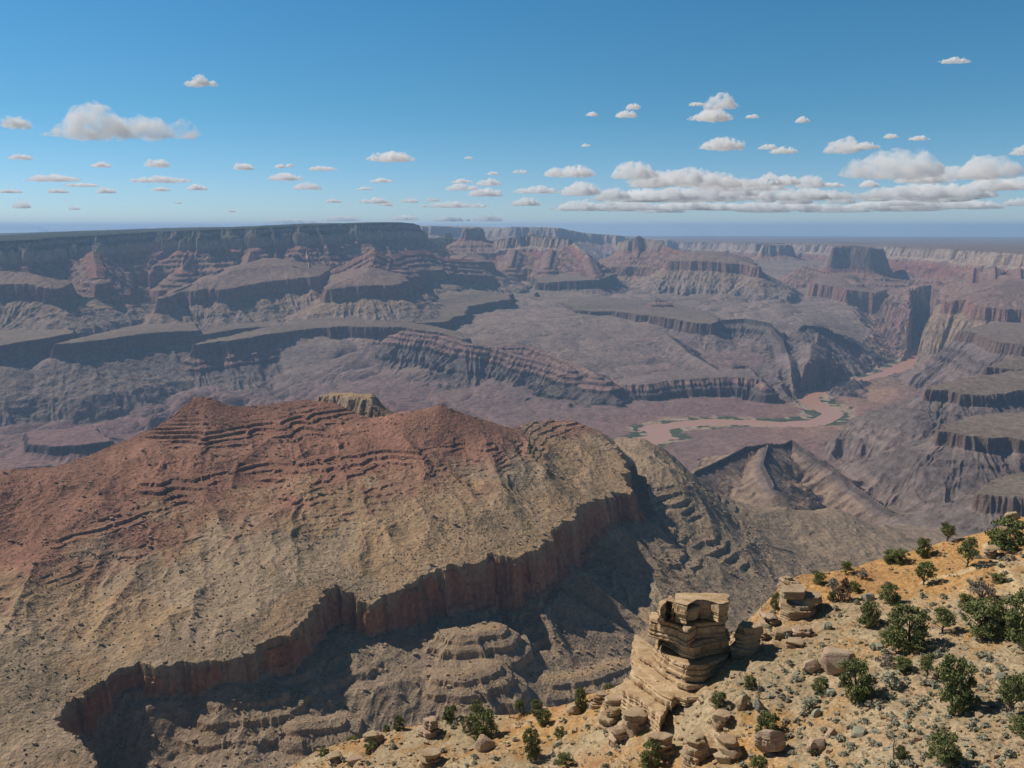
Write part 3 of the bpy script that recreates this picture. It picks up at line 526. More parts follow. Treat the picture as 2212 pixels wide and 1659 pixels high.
def gz(x, y):
    """height of the built slope at a point"""
    r = math.hypot(x, y); a = math.atan2(x, y)
    fi = (r - rr[0]) / (rr[-1] - rr[0]) * (len(rr) - 1); fj = (a - th[0]) / (th[-1] - th[0]) * (len(th) - 1)
    i = int(min(max(fi, 0), len(rr) - 2)); j = int(min(max(fj, 0), len(th) - 2)); u = fi - i; v = fj - j
    return float(GZ[i, j] * (1 - u) * (1 - v) + GZ[i + 1, j] * u * (1 - v) + GZ[i, j + 1] * (1 - u) * v + GZ[i + 1, j + 1] * u * v)

# ------------------------------------------------------------------ things: helpers
def tag(o, label, cat, group=None):
    o['label'] = label; o['category'] = cat
    if group: o['group'] = group
    return o
def empty(name, loc):
    o = bpy.data.objects.new(name, None); COL.objects.link(o); o.location = loc; o.empty_display_size = .5; return o
def mesh_obj(name, v, f, mat, parent=None, smooth=False):
    me = bpy.data.meshes.new(name)
    v = np.asarray(v, f32); f = np.asarray(f, np.int32); k = f.shape[1]
    me.vertices.add(len(v)); me.vertices.foreach_set('co', v.ravel())
    me.loops.add(f.size); me.polygons.add(len(f)); me.polygons.foreach_set('loop_start', np.arange(0, f.size, k, dtype=np.int32)); me.loops.foreach_set('vertex_index', f.ravel())
    me.polygons.foreach_set('use_smooth', np.full(len(f), smooth)); me.update(calc_edges=True)
    me.materials.append(mat); o = bpy.data.objects.new(name, me); COL.objects.link(o)
    if parent: o.parent = parent
    return o
def copy_thing(o, loc, rz=0, sc=(1, 1, 1)):
    c = o.copy(); COL.objects.link(c); c.location = loc; c.rotation_euler = (0, 0, rz); c.scale = sc
    for ch in o.children:
        d = ch.copy(); COL.objects.link(d); d.parent = c
    return c
def sandstone(name, c1, c2, c3, sc=.5, band=1.6):
    """pale bedded stone: weathering patches, thin beds, dark varnish"""
    m, t, b = new_mat(name); L = t.links.new
    tc = N(t, 'ShaderNodeTexCoord'); geo = N(t, 'ShaderNodeNewGeometry')
    n1 = N(t, 'ShaderNodeTexNoise'); n1.inputs['Scale'].default_value = sc; n1.inputs['Detail'].default_value = 7; n1.inputs['Roughness'].default_value = .62; L(geo.outputs['Position'], n1.inputs['Vector'])
    n2 = N(t, 'ShaderNodeTexNoise'); n2.inputs['Scale'].default_value = sc * 9; n2.inputs['Detail'].default_value = 5; L(geo.outputs['Position'], n2.inputs['Vector'])
    mp = N(t, 'ShaderNodeMapping'); mp.inputs['Scale'].default_value = (.12, .12, band); L(geo.outputs['Position'], mp.inputs['Vector'])
    n3 = N(t, 'ShaderNodeTexNoise'); n3.inputs['Scale'].default_value = 1.6; n3.inputs['Detail'].default_value = 5; L(mp.outputs[0], n3.inputs['Vector'])
    r1 = N(t, 'ShaderNodeValToRGB'); r1.color_ramp.elements[0].position = .36; r1.color_ramp.elements[1].position = .62; r1.color_ramp.elements[0].color = (*c1, 1); r1.color_ramp.elements[1].color = (*c2, 1); L(n3.outputs['Fac'], r1.inputs[0])
    r2 = N(t, 'ShaderNodeMapRange'); r2.inputs['From Min'].default_value = .52; r2.inputs['From Max'].default_value = .72; L(n1.outputs['Fac'], r2.inputs['Value'])
    mx = N(t, 'ShaderNodeMix', data_type='RGBA'); L(r2.outputs[0], mx.inputs[0]); L(r1.outputs[0], mx.inputs[6]); mx.inputs[7].default_value = (*c3, 1)
    m3 = N(t, 'ShaderNodeMapRange'); m3.inputs['From Min'].default_value = .3; m3.inputs['From Max'].default_value = .7; m3.inputs['To Min'].default_value = .72; m3.inputs['To Max'].default_value = 1.25; L(n2.outputs['Fac'], m3.inputs['Value'])
    vm = N(t, 'ShaderNodeVectorMath', operation='SCALE'); L(mx.outputs[2], vm.inputs[0]); L(m3.outputs[0], vm.inputs['Scale']); L(vm.outputs[0], b.inputs['Base Color'])
    bp = N(t, 'ShaderNodeBump'); bp.inputs['Distance'].default_value = .16; bp.inputs['Strength'].default_value = 1
    ad = N(t, 'ShaderNodeMath', operation='ADD'); L(n2.outputs['Fac'], ad.inputs[0]); L(n3.outputs['Fac'], ad.inputs[1]); L(ad.outputs[0], bp.inputs['Height']); L(bp.outputs[0], b.inputs['Normal'])
    return m
M_TOWER = sandstone('pale_sandstone', (.40, .265, .145), (.52, .375, .23), (.25, .145, .075))
M_ROCK = sandstone('tan_boulder_stone', (.36, .25, .145), (.45, .34, .22), (.28, .165, .09), .8)
M_GREY = sandstone('lichen_grey_stone', (.30, .29, .21), (.38, .36, .27), (.24, .25, .18), 1.2)
M_PINK = sandstone('pink_stone', (.39, .265, .18), (.46, .35, .25), (.34, .20, .13), .7)
def block(outline, z0, z1, seed, step=.28, rough=.22, round_=.25, tilt=(0, 0), groove=.12, pivot=None, chip=0, cuts=0):
    """a weathered block: a plan outline raised from z0 to z1 with worn edges, bedding grooves and a rough top"""
    P = np.array(outline, float); n = len(P); c = P.mean(0)
    area = sum(P[i][0] * P[(i + 1) % n][1] - P[(i + 1) % n][0] * P[i][1] for i in range(n))
    if area < 0: P = P[::-1]
    pts = []
    for i in range(n):
        a, b = P[i], P[(i + 1) % n]; k = max(2, int(np.hypot(*(b - a)) / step))
        for j in range(k): pts.append(a + (b - a) * j / k)
    R = np.array(pts); m = len(R)
    for _ in range(1): R = .5 * R + .25 * np.roll(R, 1, 0) + .25 * np.roll(R, -1, 0)
    d = np.roll(R, -1, 0) - np.roll(R, 1, 0); nn = np.stack([d[:, 1], -d[:, 0]], 1); nn /= np.linalg.norm(nn, axis=1)[:, None] + 1e-9
    arc = np.concatenate([[0], np.cumsum(np.linalg.norm(np.diff(R, axis=0), axis=1))])
    rows_ = max(4, int((z1 - z0) / (step if not chip else min(step, .12)))); V = []
    rk = random.Random(seed); zk = [rk.uniform(z0, z1) for _ in range(int(.5 + (z1 - z0) / .9))]; per_ = arc[-1]
    zb_ = sorted(rk.uniform(z0, z1) for _ in range(int((z1 - z0) / .42))); beds = [rk.uniform(-1, 1) * rough * 1.5 for _ in range(len(zb_) + 1)]
    joint = np.zeros(m)
    for _ in range(chip): joint = np.maximum(joint, np.maximum(0, 1 - np.abs(arc - rk.uniform(0, per_)) / .24) * rk.uniform(.3, 1))
    xs = R[:, 0].astype(f32); ys = R[:, 1].astype(f32)
    for k in range(rows_ + 1):
        u = k / rows_; z = z0 + (z1 - z0) * u
        off = rough * 2.2 * fbm(xs / 2.4 + z * .15, ys / 2.4 + z * .2, 4, seed) + rough * 1.5 * ridged(xs / .9 + z * .35, ys / .9 + z * .3, 2, seed + 7)
        g = max([max(0, 1 - abs(z - q) / .17) for q in zk] + [0])
        if chip: off = off + beds[int(np.searchsorted(zb_, z))]
        off = off - groove * 1.6 * g - groove * 2.2 * joint * min(1, u * 3 + .2) - round_ * max(0, (u - .82) / .18) ** 2 - round_ * .6 * max(0, (.12 - u) / .12) ** 2
        V.append(np.concatenate([R + nn * np.asarray(off)[:, None], np.full((m, 1), z) + .06 * rough * fbm(xs, ys, 2, seed + 3)[:, None]], 1))
    F_ = []
    rim = V[-1]
    caps = max(3, int(min(np.ptp(P[:, 0]), np.ptp(P[:, 1])) / 2 / (step * 1.3)))
    cc = rim[:, :2].mean(0)
    for k in range(1, caps + 1):
        s_ = 1 - k / (caps + .35); q = cc + (rim[:, :2] - cc) * s_
        zz = z1 + rough * (.55 * fbm(q[:, 0].astype(f32) / 1.3, q[:, 1].astype(f32) / 1.3, 3, seed + 13) + .25) * min(1, k / 2)
        V.append(np.concatenate([q, zz[:, None]], 1))
    nr = len(V); V = np.concatenate(V)
    if pivot: c = np.array(pivot)
    if cuts:
        ce_ = V.mean(0); hx = np.ptp(V, axis=0) / 2
        for _ in range(cuts):
            dn = np.array([rk.gauss(0, 1), rk.gauss(0, 1), rk.gauss(.15, .8)]); dn /= np.linalg.norm(dn)
            lim = rk.uniform(.55, .9) * np.linalg.norm(dn * hx); ex = np.maximum((V - ce_) @ dn - lim, 0)
            V = V - (ex * .92)[:, None] * dn
    V[:, 2] += (V[:, 0] - c[0]) * tilt[0] + (V[:, 1] - c[1]) * tilt[1]
    i = np.arange(nr * m).reshape(nr, m)
    F_ = np.stack([i[:-1], np.roll(i[:-1], -1, 1), np.roll(i[1:], -1, 1), i[1:]], -1).reshape(-1, 4)
    # close the top with a fan of quads to the centre
    V = np.concatenate([V, [V[-m:].mean(0)]]); ce = len(V) - 1; last = i[-1]
    fan = np.array([[last[j], last[(j + 1) % m], ce, ce] for j in range(m)])
    return V, np.concatenate([F_, fan])
def block_obj(name, blk, mat, origin, parent=None):
    V, F_ = blk
    V = V - np.array(origin)
    me = bpy.data.meshes.new(name); me.from_pydata(V.tolist(), [], [tuple(q) if q[2] != q[3] else tuple(q[:3]) for q in F_.tolist()])
    me.materials.append(mat); me.polygons.foreach_set('use_smooth', np.full(len(me.polygons), name != 'boulder')); me.update()
    try: me.set_sharp_from_angle(angle=math.radians(22))
    except Exception: pass
    o = bpy.data.objects.new(name, me); COL.objects.link(o)
    if parent: o.parent = parent
    return o
# ------------------------------------------------------------------ the stacked rock pinnacle
def tz(zx, zy, z): p = at(1242 + .2675 * zx, 1215 + .2675 * zy, z=z); return (p[0], p[1])
pin_o = (at(1470, 1500, 118)[0], 119.0, -74.0)
pin = tag(empty('rock_pinnacle', pin_o), 'tall pinnacle of stacked pale sandstone slabs at the edge of the near slope', 'rock pinnacle')
SLABS = [  # front rim of each slab left to right (picks on its top edge), top, bottom, depth behind, outward lean
    ([(560, 1240), (640, 1330), (760, 1420), (880, 1500), (960, 1380), (1100, 1330)], -72.3, -82, 6.0),
    ([(410, 1050), (520, 1110), (610, 1180), (690, 1250), (745, 1190), (800, 1120)], -69.4, -73.2, 5.0),
    ([(490, 910), (560, 965), (690, 1065), (785, 1105), (850, 1060)], -68.1, -70.1, 5.0),
    ([(760, 1090), (840, 1120), (1030, 1140), (1110, 1080)], -69.3, -74.0, 5.5),
    ([(500, 820), (610, 925), (770, 1035), (890, 1095), (1080, 1080), (1180, 1030)], -68.05, -69.4, 5.5),
    ([(535, 690), (560, 770), (720, 880), (830, 965), (915, 1000), (1060, 990), (1190, 1035), (1290, 940)], -66.9, -68.1, 4.5),
    ([(670, 700), (760, 770), (890, 835), (1060, 830), (1280, 760)], -64.6, -67.2, 4.5),
    ([(690, 600), (740, 560), (880, 640), (960, 665), (1065, 635), (1270, 600)], -62.1, -64.7, 4.5),
    ([(625, 465), (700, 480), (790, 500), (905, 545), (1000, 500), (1130, 480), (1240, 470)], -59.3, -62.3, 4.0),
    ([(690, 370), (700, 320), (790, 285), (812, 330)], -56.2, -60.0, 2.0),
    ([(815, 330), (905, 350), (930, 300), (1110, 310), (1170, 335), (1245, 320)], -56.3, -59.5, 5.0),
]
for i, (rim, zt, zb, dep) in enumerate(SLABS):
    fr = [tz(a, b, zt) for a, b in rim]; y0 = min(p[1] for p in fr); fr = [(p[0], y0 + (p[1] - y0) * 1.7) for p in fr]
    bk = [(p[0] * 1.0 + .25 * dep, p[1] + dep + .6 * math.sin(j * 2.1 + i)) for j, p in enumerate([fr[-1], fr[len(fr) // 2], fr[0]])]
    block_obj('rock_slab', block(fr + bk, zb, zt, 300 + i * 11, step=.22, rough=.13, round_=.12, tilt=(-.02, -.17), groove=.16, pivot=(fr[len(fr) // 2][0], y0), chip=9), M_TOWER, pin_o, pin)
tv = block([tz(905, 385, -57.6), tz(985, 370, -57.6), tz(1000, 330, -57.6), tz(920, 330, -57.6)], -59.5, -57.6, 411)
block_obj('rock_slab', tv, M_TOWER, pin_o, pin)
# ------------------------------------------------------------------ outcrops and boulders
def rock(px, py, wpx, hpx, mat, seed, name='boulder', rot=None, flat=1.0, sink=.25, tall=None):
    """a worn block sitting on the slope; picks give its foot and its size in the photograph"""
    x, y, z = ground(px, py); m_ = y / F / math.cos(PITCH); rs = random.Random(seed)
    wd = wpx * m_; ht = tall if tall else hpx * m_ * .75; dp = wd * rs.uniform(.6, .9) * flat; rot = rs.uniform(-.6, .6) if rot is None else rot
    k = rs.randint(5, 7); out = []
    for i in range(k):
        a = 2 * math.pi * (i + rs.uniform(-.25, .25)) / k; s_ = rs.uniform(.82, 1.08)
        u, v = math.cos(a) * wd / 2 * s_, math.sin(a) * dp / 2 * s_
        out.append((x + u * math.cos(rot) - v * math.sin(rot), y + dp * .3 + u * math.sin(rot) + v * math.cos(rot)))
    zg = gz(x, y + dp * .3); o = (x, y + dp * .3, zg)
    kw = dict(step=max(.1, min(.26, wd / 24)), rough=min(.16, wd * .04), round_=min(.12, wd * .04), groove=min(.1, wd * .03))
    if name == 'boulder':
        bl = block(out, zg - .5 - sink * ht, zg + ht * (1 - sink * .4), seed, tilt=(rs.uniform(-.12, .12), rs.uniform(-.15, .1)), cuts=24, **kw)
    else:
        VV = []; FF = []; nv = 0; zb = zg - 1.2; nl = rs.randint(3, 4) if ht > 1.2 else 2; oc = np.mean(out, 0); tl = (rs.uniform(-.06, .06), rs.uniform(-.12, -.02))
        for l in range(nl):
            zt = zg + ht * (l + 1) / nl * rs.uniform(.93, 1.05); sc_ = rs.uniform(.78, 1.04) * (1 - .06 * l); sh = (rs.uniform(-.08, .08) * wd, rs.uniform(-.02, .14) * dp)
            ol = [(oc[0] + sh[0] + (q[0] - oc[0]) * sc_ * rs.uniform(.85, 1.12), oc[1] + sh[1] + (q[1] - oc[1]) * sc_ * rs.uniform(.85, 1.12)) for q in out]
            v_, f_ = block(ol, zb, zt, seed + l * 3, tilt=tl, pivot=(oc[0], oc[1]), chip=5, cuts=5, **kw); VV.append(v_); FF.append(f_ + nv); nv += len(v_); zb = zt - .12
        bl = (np.concatenate(VV), np.concatenate(FF))
    return block_obj(name, bl, mat, o), o
ROCKS = [
 (1732, 1340, 130, 75, M_ROCK, 'rock_outcrop', 'broad tan outcrop with a shadowed overhang at the brow of the near slope'),
 (1706, 1275, 60, 34, M_ROCK, 'rock_outcrop', 'pale knobbly outcrop behind and above the broad overhanging outcrop'),
 (1668, 1352, 56, 32, M_PINK, 'rock_outcrop', 'pinkish block lowest at the brow between the pinnacle and the broad outcrop'),
 (1690, 1382, 60, 26, M_ROCK, 'rock_outcrop', 'low tan ledge just below the broad overhanging outcrop'),
 (1740, 1376, 80, 26, M_PINK, 'rock_outcrop', 'long pinkish ledge under the right side of the broad outcrop'),
 (1650, 1385, 40, 26, M_ROCK, 'rock_outcrop', 'small tan block right behind the dark rock beside the pinnacle'),
 (1722, 1402, 70, 20, M_ROCK, 'rock_outcrop', 'thin tan ledge stepping down towards the rounded boulder'),
 (1812, 1462, 120, 80, M_PINK, 'boulder', 'largest rounded pale boulder in the middle of the near slope'),
 (1756, 1458, 60, 44, M_PINK, 'boulder', 'leaning pink slab against the left of the largest pale boulder'),
 (1622, 1418, 84, 84, M_ROCK, 'rock_outcrop', 'dark shaded rock with a knob top just right of the pinnacle'),
 (1602, 1536, 34, 46, M_ROCK, 'boulder', 'upright squarish tan block right of the pinnacle foot'),
 (1640, 1540, 40, 40, M_GREY, 'boulder', 'cracked grey block beside the upright squarish block'),
 (1558, 1582, 60, 46, M_ROCK, 'rock_outcrop', 'chunky tan block at the right foot of the pinnacle'),
 (1508, 1655, 84, 80, M_ROCK, 'rock_outcrop', 'big layered tan block below the pinnacle foot'),
 (1670, 1640, 90, 90, M_PINK, 'boulder', 'smooth pale pink hump below the long leaning slab'),
 (1575, 1652, 90, 60, M_ROCK, 'rock_outcrop', 'wide layered tan block under the long leaning slab'),
 (1770, 1620, 70, 40, M_PINK, 'boulder', 'low whitish pink hump among sagebrush at the bottom'),
 (1328, 1560, 100, 70, M_ROCK, 'rock_outcrop', 'craggy pale ledge at the left foot of the pinnacle'),
 (1300, 1520, 60, 36, M_ROCK, 'rock_outcrop', 'rounded tan ledge on the brow left of the pinnacle'),
 (1378, 1590, 90, 70, M_ROCK, 'rock_outcrop', 'tilted tan ledges between the craggy ledge and the pinnacle'),
 (1340, 1610, 70, 50, M_PINK, 'rock_outcrop', 'pinkish ledge below the craggy pale ledge'),
 (1432, 1640, 80, 70, M_ROCK, 'rock_outcrop', 'pale broken ledge right under the pinnacle'),
 (930, 1590, 64, 50, M_PINK, 'rock_outcrop', 'reddish overhanging crag on the brow of the lower left shoulder'),
 (800, 1612, 60, 34, M_ROCK, 'rock_outcrop', 'tan crag with a shaded face left of the reddish crag'),
 (1045, 1622, 62, 44, M_PINK, 'boulder', 'pinkish slab leaning on the slope below the largest shrub clump'),
 (925, 1652, 70, 40, M_ROCK, 'rock_outcrop', 'tan ledge with a dark hollow below the reddish crag'),
 (720, 1652, 60, 26, M_ROCK, 'rock_outcrop', 'pale ledge at the lower left end of the near slope'),
 (770, 1650, 50, 22, M_PINK, 'rock_outcrop', 'whitish ledge right of the lowest left ledge'),
 (1208, 1612, 26, 20, M_GREY, 'boulder', 'dark angular block on the bare slope left of the pinnacle'),
 (1180, 1548, 34, 22, M_ROCK, 'boulder', 'small pale boulder on the brow among three shrubs'),
 (1240, 1545, 44, 28, M_ROCK, 'boulder', 'jumbled tan boulder on the brow just left of the craggy ledge'),
 (2190, 1150, 50, 50, M_ROCK, 'rock_outcrop', 'orange tan crag at the right edge behind the largest brow juniper'),
 (2145, 1205, 44, 34, M_ROCK, 'rock_outcrop', 'knobbly orange outcrop beside the footpath'),
 (1792, 1360, 30, 20, M_GREY, 'boulder', 'grey green boulder right of the thin tan ledge'),
 (1900, 1402, 30, 22, M_GREY, 'boulder', 'grey green boulder left of the broad juniper above the largest boulder'),
 (1880, 1300, 44, 24, M_GREY, 'boulder', 'grey lichen block beside the small round juniper'),
 (1962, 1560, 24, 16, M_GREY, 'boulder', 'flat grey green stone on open gravel, upper of two'),
 (1860, 1590, 44, 26, M_GREY, 'boulder', 'long grey green slab casting a shadow on open gravel'),
 (1800, 1585, 30, 22, M_PINK, 'boulder', 'pale stone left of the long grey green slab'),
 (1765, 1545, 30, 26, M_GREY, 'boulder', 'grey stone beside the rounded grey bush'),
 (2170, 1470, 50, 22, M_GREY, 'boulder', 'pale grey ledge right of the tallest juniper'),
 (1795, 1502, 40, 18, M_GREY, 'boulder', 'low grey slab below the largest pale boulder'),
]
for i, (px, py, w_, h_, mt, nm, lb) in enumerate(ROCKS):
    o, loc = rock(px, py, w_, h_, mt, 500 + i * 13, nm, flat=1.0 if w_ > 40 else .9, sink=.2)
    o.location = loc; tag(o, lb, nm.replace('_', ' '))
sl_o = at(1555, 1600, 108)
o = block_obj('leaning_slab', block([at(a, b, z=sl_o[2] + .8)[:2] for a, b in [(1480, 1598), (1530, 1580), (1600, 1558), (1628, 1555), (1632, 1580), (1590, 1600), (1550, 1622), (1500, 1640)]], sl_o[2] - 3.0, sl_o[2] + 1.0, 777, rough=.12, round_=.12, tilt=(.03, .02), chip=6), M_TOWER, sl_o)
o.location = sl_o; tag(o, 'long pale slab lying below the right foot of the pinnacle', 'boulder')
# small stones, some by the thousand
def stones(n, seed, lo, hi, sel, mat, name, label=None):
    r = np.random.RandomState(seed); V = []; Fc = []; base = np.array([(x, y, z) for x in (-1, 1) for y in (-1, 1) for z in (-1, 1)], float) * .5
    q = np.array([(0, 1, 3, 2), (4, 6, 7, 5), (0, 4, 5, 1), (2, 3, 7, 6), (0, 2, 6, 4), (1, 5, 7, 3)])
    ii = r.randint(2, len(rr) - 2, n * 4); jj = r.randint(2, len(th) - 2, n * 4); k = 0
    for i, j in zip(ii, jj):
        x, y, z = GX[i, j], GY[i, j], GZ[i, j]
        if not sel(x, y, r): continue
        s_ = lo + (hi - lo) * r.rand() ** 3; sz = s_ * r.uniform(.6, 1.2, 3) * (1, 1, .7)
        a = r.rand() * 6.28; p = base * sz * r.uniform(.75, 1.25, (8, 3))
        p = np.stack([p[:, 0] * math.cos(a) - p[:, 1] * math.sin(a), p[:, 0] * math.sin(a) + p[:, 1] * math.cos(a), p[:, 2]], 1)
        V.append(p + (x, y, z + sz[2] * .25)); Fc.append(q + 8 * k); k += 1
        if k >= n: break
    o = mesh_obj(name, np.concatenate(V), np.concatenate(Fc), mat); o['kind'] = 'stuff'; return o
vis = lambda x, y: y < 158 and U1 is not None
stones(9000, 3, .10, .75, lambda x, y, r: r.rand() < (1 if x < 35 else .75 if y < 118 else .35), M_ROCK, 'loose_stones')
stones(3500, 5, .12, .6, lambda x, y, r: x > 30 and y < 125, M_GREY, 'grey_stones')

# ------------------------------------------------------------------ plants
def leaf_mat(name, c1, c2, sc=1.5):
    m, t, b = new_mat(name); L = t.links.new
    geo = N(t, 'ShaderNodeNewGeometry'); n1 = N(t, 'ShaderNodeTexNoise'); n1.inputs['Scale'].default_value = sc; n1.inputs['Detail'].default_value = 3; L(geo.outputs['Position'], n1.inputs['Vector'])
    r = N(t, 'ShaderNodeValToRGB'); r.color_ramp.elements[0].position = .35; r.color_ramp.elements[1].position = .65; r.color_ramp.elements[0].color = (*c1, 1); r.color_ramp.elements[1].color = (*c2, 1)
    L(n1.outputs['Fac'], r.inputs[0]); L(r.outputs[0], b.inputs['Base Color']); b.inputs['Roughness'].default_value = .8
    return m
M_JUN = leaf_mat('juniper_green', (.10, .12, .042), (.21, .22, .085)); M_OLV = leaf_mat('olive_foliage', (.085, .09, .035), (.15, .15, .06))
M_SAGE = leaf_mat('sage_foliage', (.30, .29, .20), (.42, .40, .30), 3); M_DEAD = leaf_mat('dry_twigs', (.16, .14, .11), (.26, .23, .19), 3); M_RUST = leaf_mat('rusty_twigs', (.20, .12, .07), (.28, .19, .12), 3)
M_BARK, _, bb = new_mat('bark'); bb.inputs['Base Color'].default_value = (.12, .095, .075, 1)
M_SCRUB = leaf_mat('scrub_green', (.045, .05, .025), (.085, .085, .045), .3)
def tube(pts, rad, k=5):
    V = []; Fc = []
    for i, p in enumerate(pts):
        p = Vector(p); d = (Vector(pts[min(i + 1, len(pts) - 1)]) - Vector(pts[max(i - 1, 0)])).normalized()
        a = d.orthogonal().normalized(); b = d.cross(a)
        for j in range(k): V.append(p + (a * math.cos(6.2832 * j / k) + b * math.sin(6.2832 * j / k)) * rad[i])
    for i in range(len(pts) - 1):
        for j in range(k): Fc.append((i * k + j, i * k + (j + 1) % k, (i + 1) * k + (j + 1) % k, (i + 1) * k + j))
    return [tuple(v) for v in V], Fc
def join(parts):
    V = []; Fc = []
    for v, f in parts: n = len(V); V += v; Fc += [tuple(i + n for i in q) for q in f]
    return V, Fc
def leaves(centres, per, spread, size, r):
    n = len(centres) * per; c = np.repeat(np.array([k[:3] for k in centres]), per, 0); s_ = np.repeat(np.array([k[3] for k in centres]), per)
    d = r.randn(n, 3); d /= np.linalg.norm(d, axis=1)[:, None] + 1e-9
    p = c + d * (s_ * spread * r.rand(n) ** .4)[:, None] * (1, 1, .75)
    a = r.randn(n, 3); a /= np.linalg.norm(a, axis=1)[:, None]; b = np.cross(a, r.randn(n, 3)); b /= np.linalg.norm(b, axis=1)[:, None] + 1e-9
    w_ = size * r.uniform(.6, 1.4, n)[:, None]; l_ = w_ * r.uniform(1, 1.8, n)[:, None]
    V = np.stack([p - a * l_ * .5 - b * w_ * .35, p + a * l_ * .5 - b * w_ * .25, p + a * l_ * .6 + b * w_ * .25, p - a * l_ * .4 + b * w_ * .35], 1).reshape(-1, 3)
    return V, np.arange(4 * n).reshape(n, 4)
def make_tree(seed, kind):
    """a unit tree (1 m tall, about 1 m wide): gnarled trunk and limbs, crown of leaf clumps"""
    rs = random.Random(seed); r = np.random.RandomState(seed); cl = []; tubes = []
    n = {'juniper': 50, 'open': 32, 'low': 42}[kind]
    lean = (rs.uniform(-.12, .12), rs.uniform(-.12, .12)); th_ = {'juniper': .42, 'open': .55, 'low': .3}[kind]
    tubes.append(tube([(0, 0, -.08), (lean[0] * .3, lean[1] * .3, th_ * .5), (lean[0], lean[1], th_), (lean[0] * 1.2, lean[1] * 1.2, .85 * (1 if kind != 'low' else .6))], [.045, .035, .026, .006]))
    for i in range(n):
        a = rs.uniform(0, 6.283); u = rs.random()
        if kind == 'juniper': hgt = .05 + .85 * u; rad = .45 * math.sqrt(max(.05, 1 - ((hgt - .38) / .62) ** 2)) * rs.uniform(.45, 1)
        elif kind == 'open': hgt = .38 + .55 * u; rad = .42 * math.sqrt(max(.05, 1 - ((hgt - .6) / .42) ** 2)) * rs.uniform(.4, 1.05)
        else: hgt = .06 + .72 * u; rad = .48 * math.sqrt(max(.05, 1 - ((hgt - .3) / .6) ** 2)) * rs.uniform(.35, 1.05)
        x, y = math.cos(a) * rad + lean[0] * .8, math.sin(a) * rad + lean[1] * .8
        cl.append((x, y, hgt, rs.uniform(.09, .16)))
        if i % 5 == 0: tubes.append(tube([(lean[0] * hgt * .6, lean[1] * hgt * .6, max(.03, hgt * .45)), (x * .55, y * .55, hgt * .72), (x, y, hgt)], [.02, .012, .004], 4))
    for _ in range(4):
        a = rs.uniform(0, 6.283); e = rs.uniform(.2, .9); q = rs.uniform(.5, .62); tubes.append(tube([(0, 0, .1), (math.cos(a) * q * .5, math.sin(a) * q * .5, .15 + e * .4), (math.cos(a) * q, math.sin(a) * q, .1 + e * .75)], [.018, .011, .003], 4))
    V, Fc = leaves(cl, 90 if kind != 'open' else 80, 1.1, .036, r)
    root = empty({'juniper': 'juniper_tree', 'open': 'pinyon_tree', 'low': 'juniper_shrub'}[kind], (0, 0, -500))
    tv, tf = join(tubes); mesh_obj('trunk', tv, tf, M_BARK, root, True); mesh_obj('crown', V, Fc, M_JUN, root)
    return root
PROTO = {k: [make_tree(40 + 7 * i + len(k), k) for i in range(3)] for k in ('juniper', 'open', 'low')}
used = set()
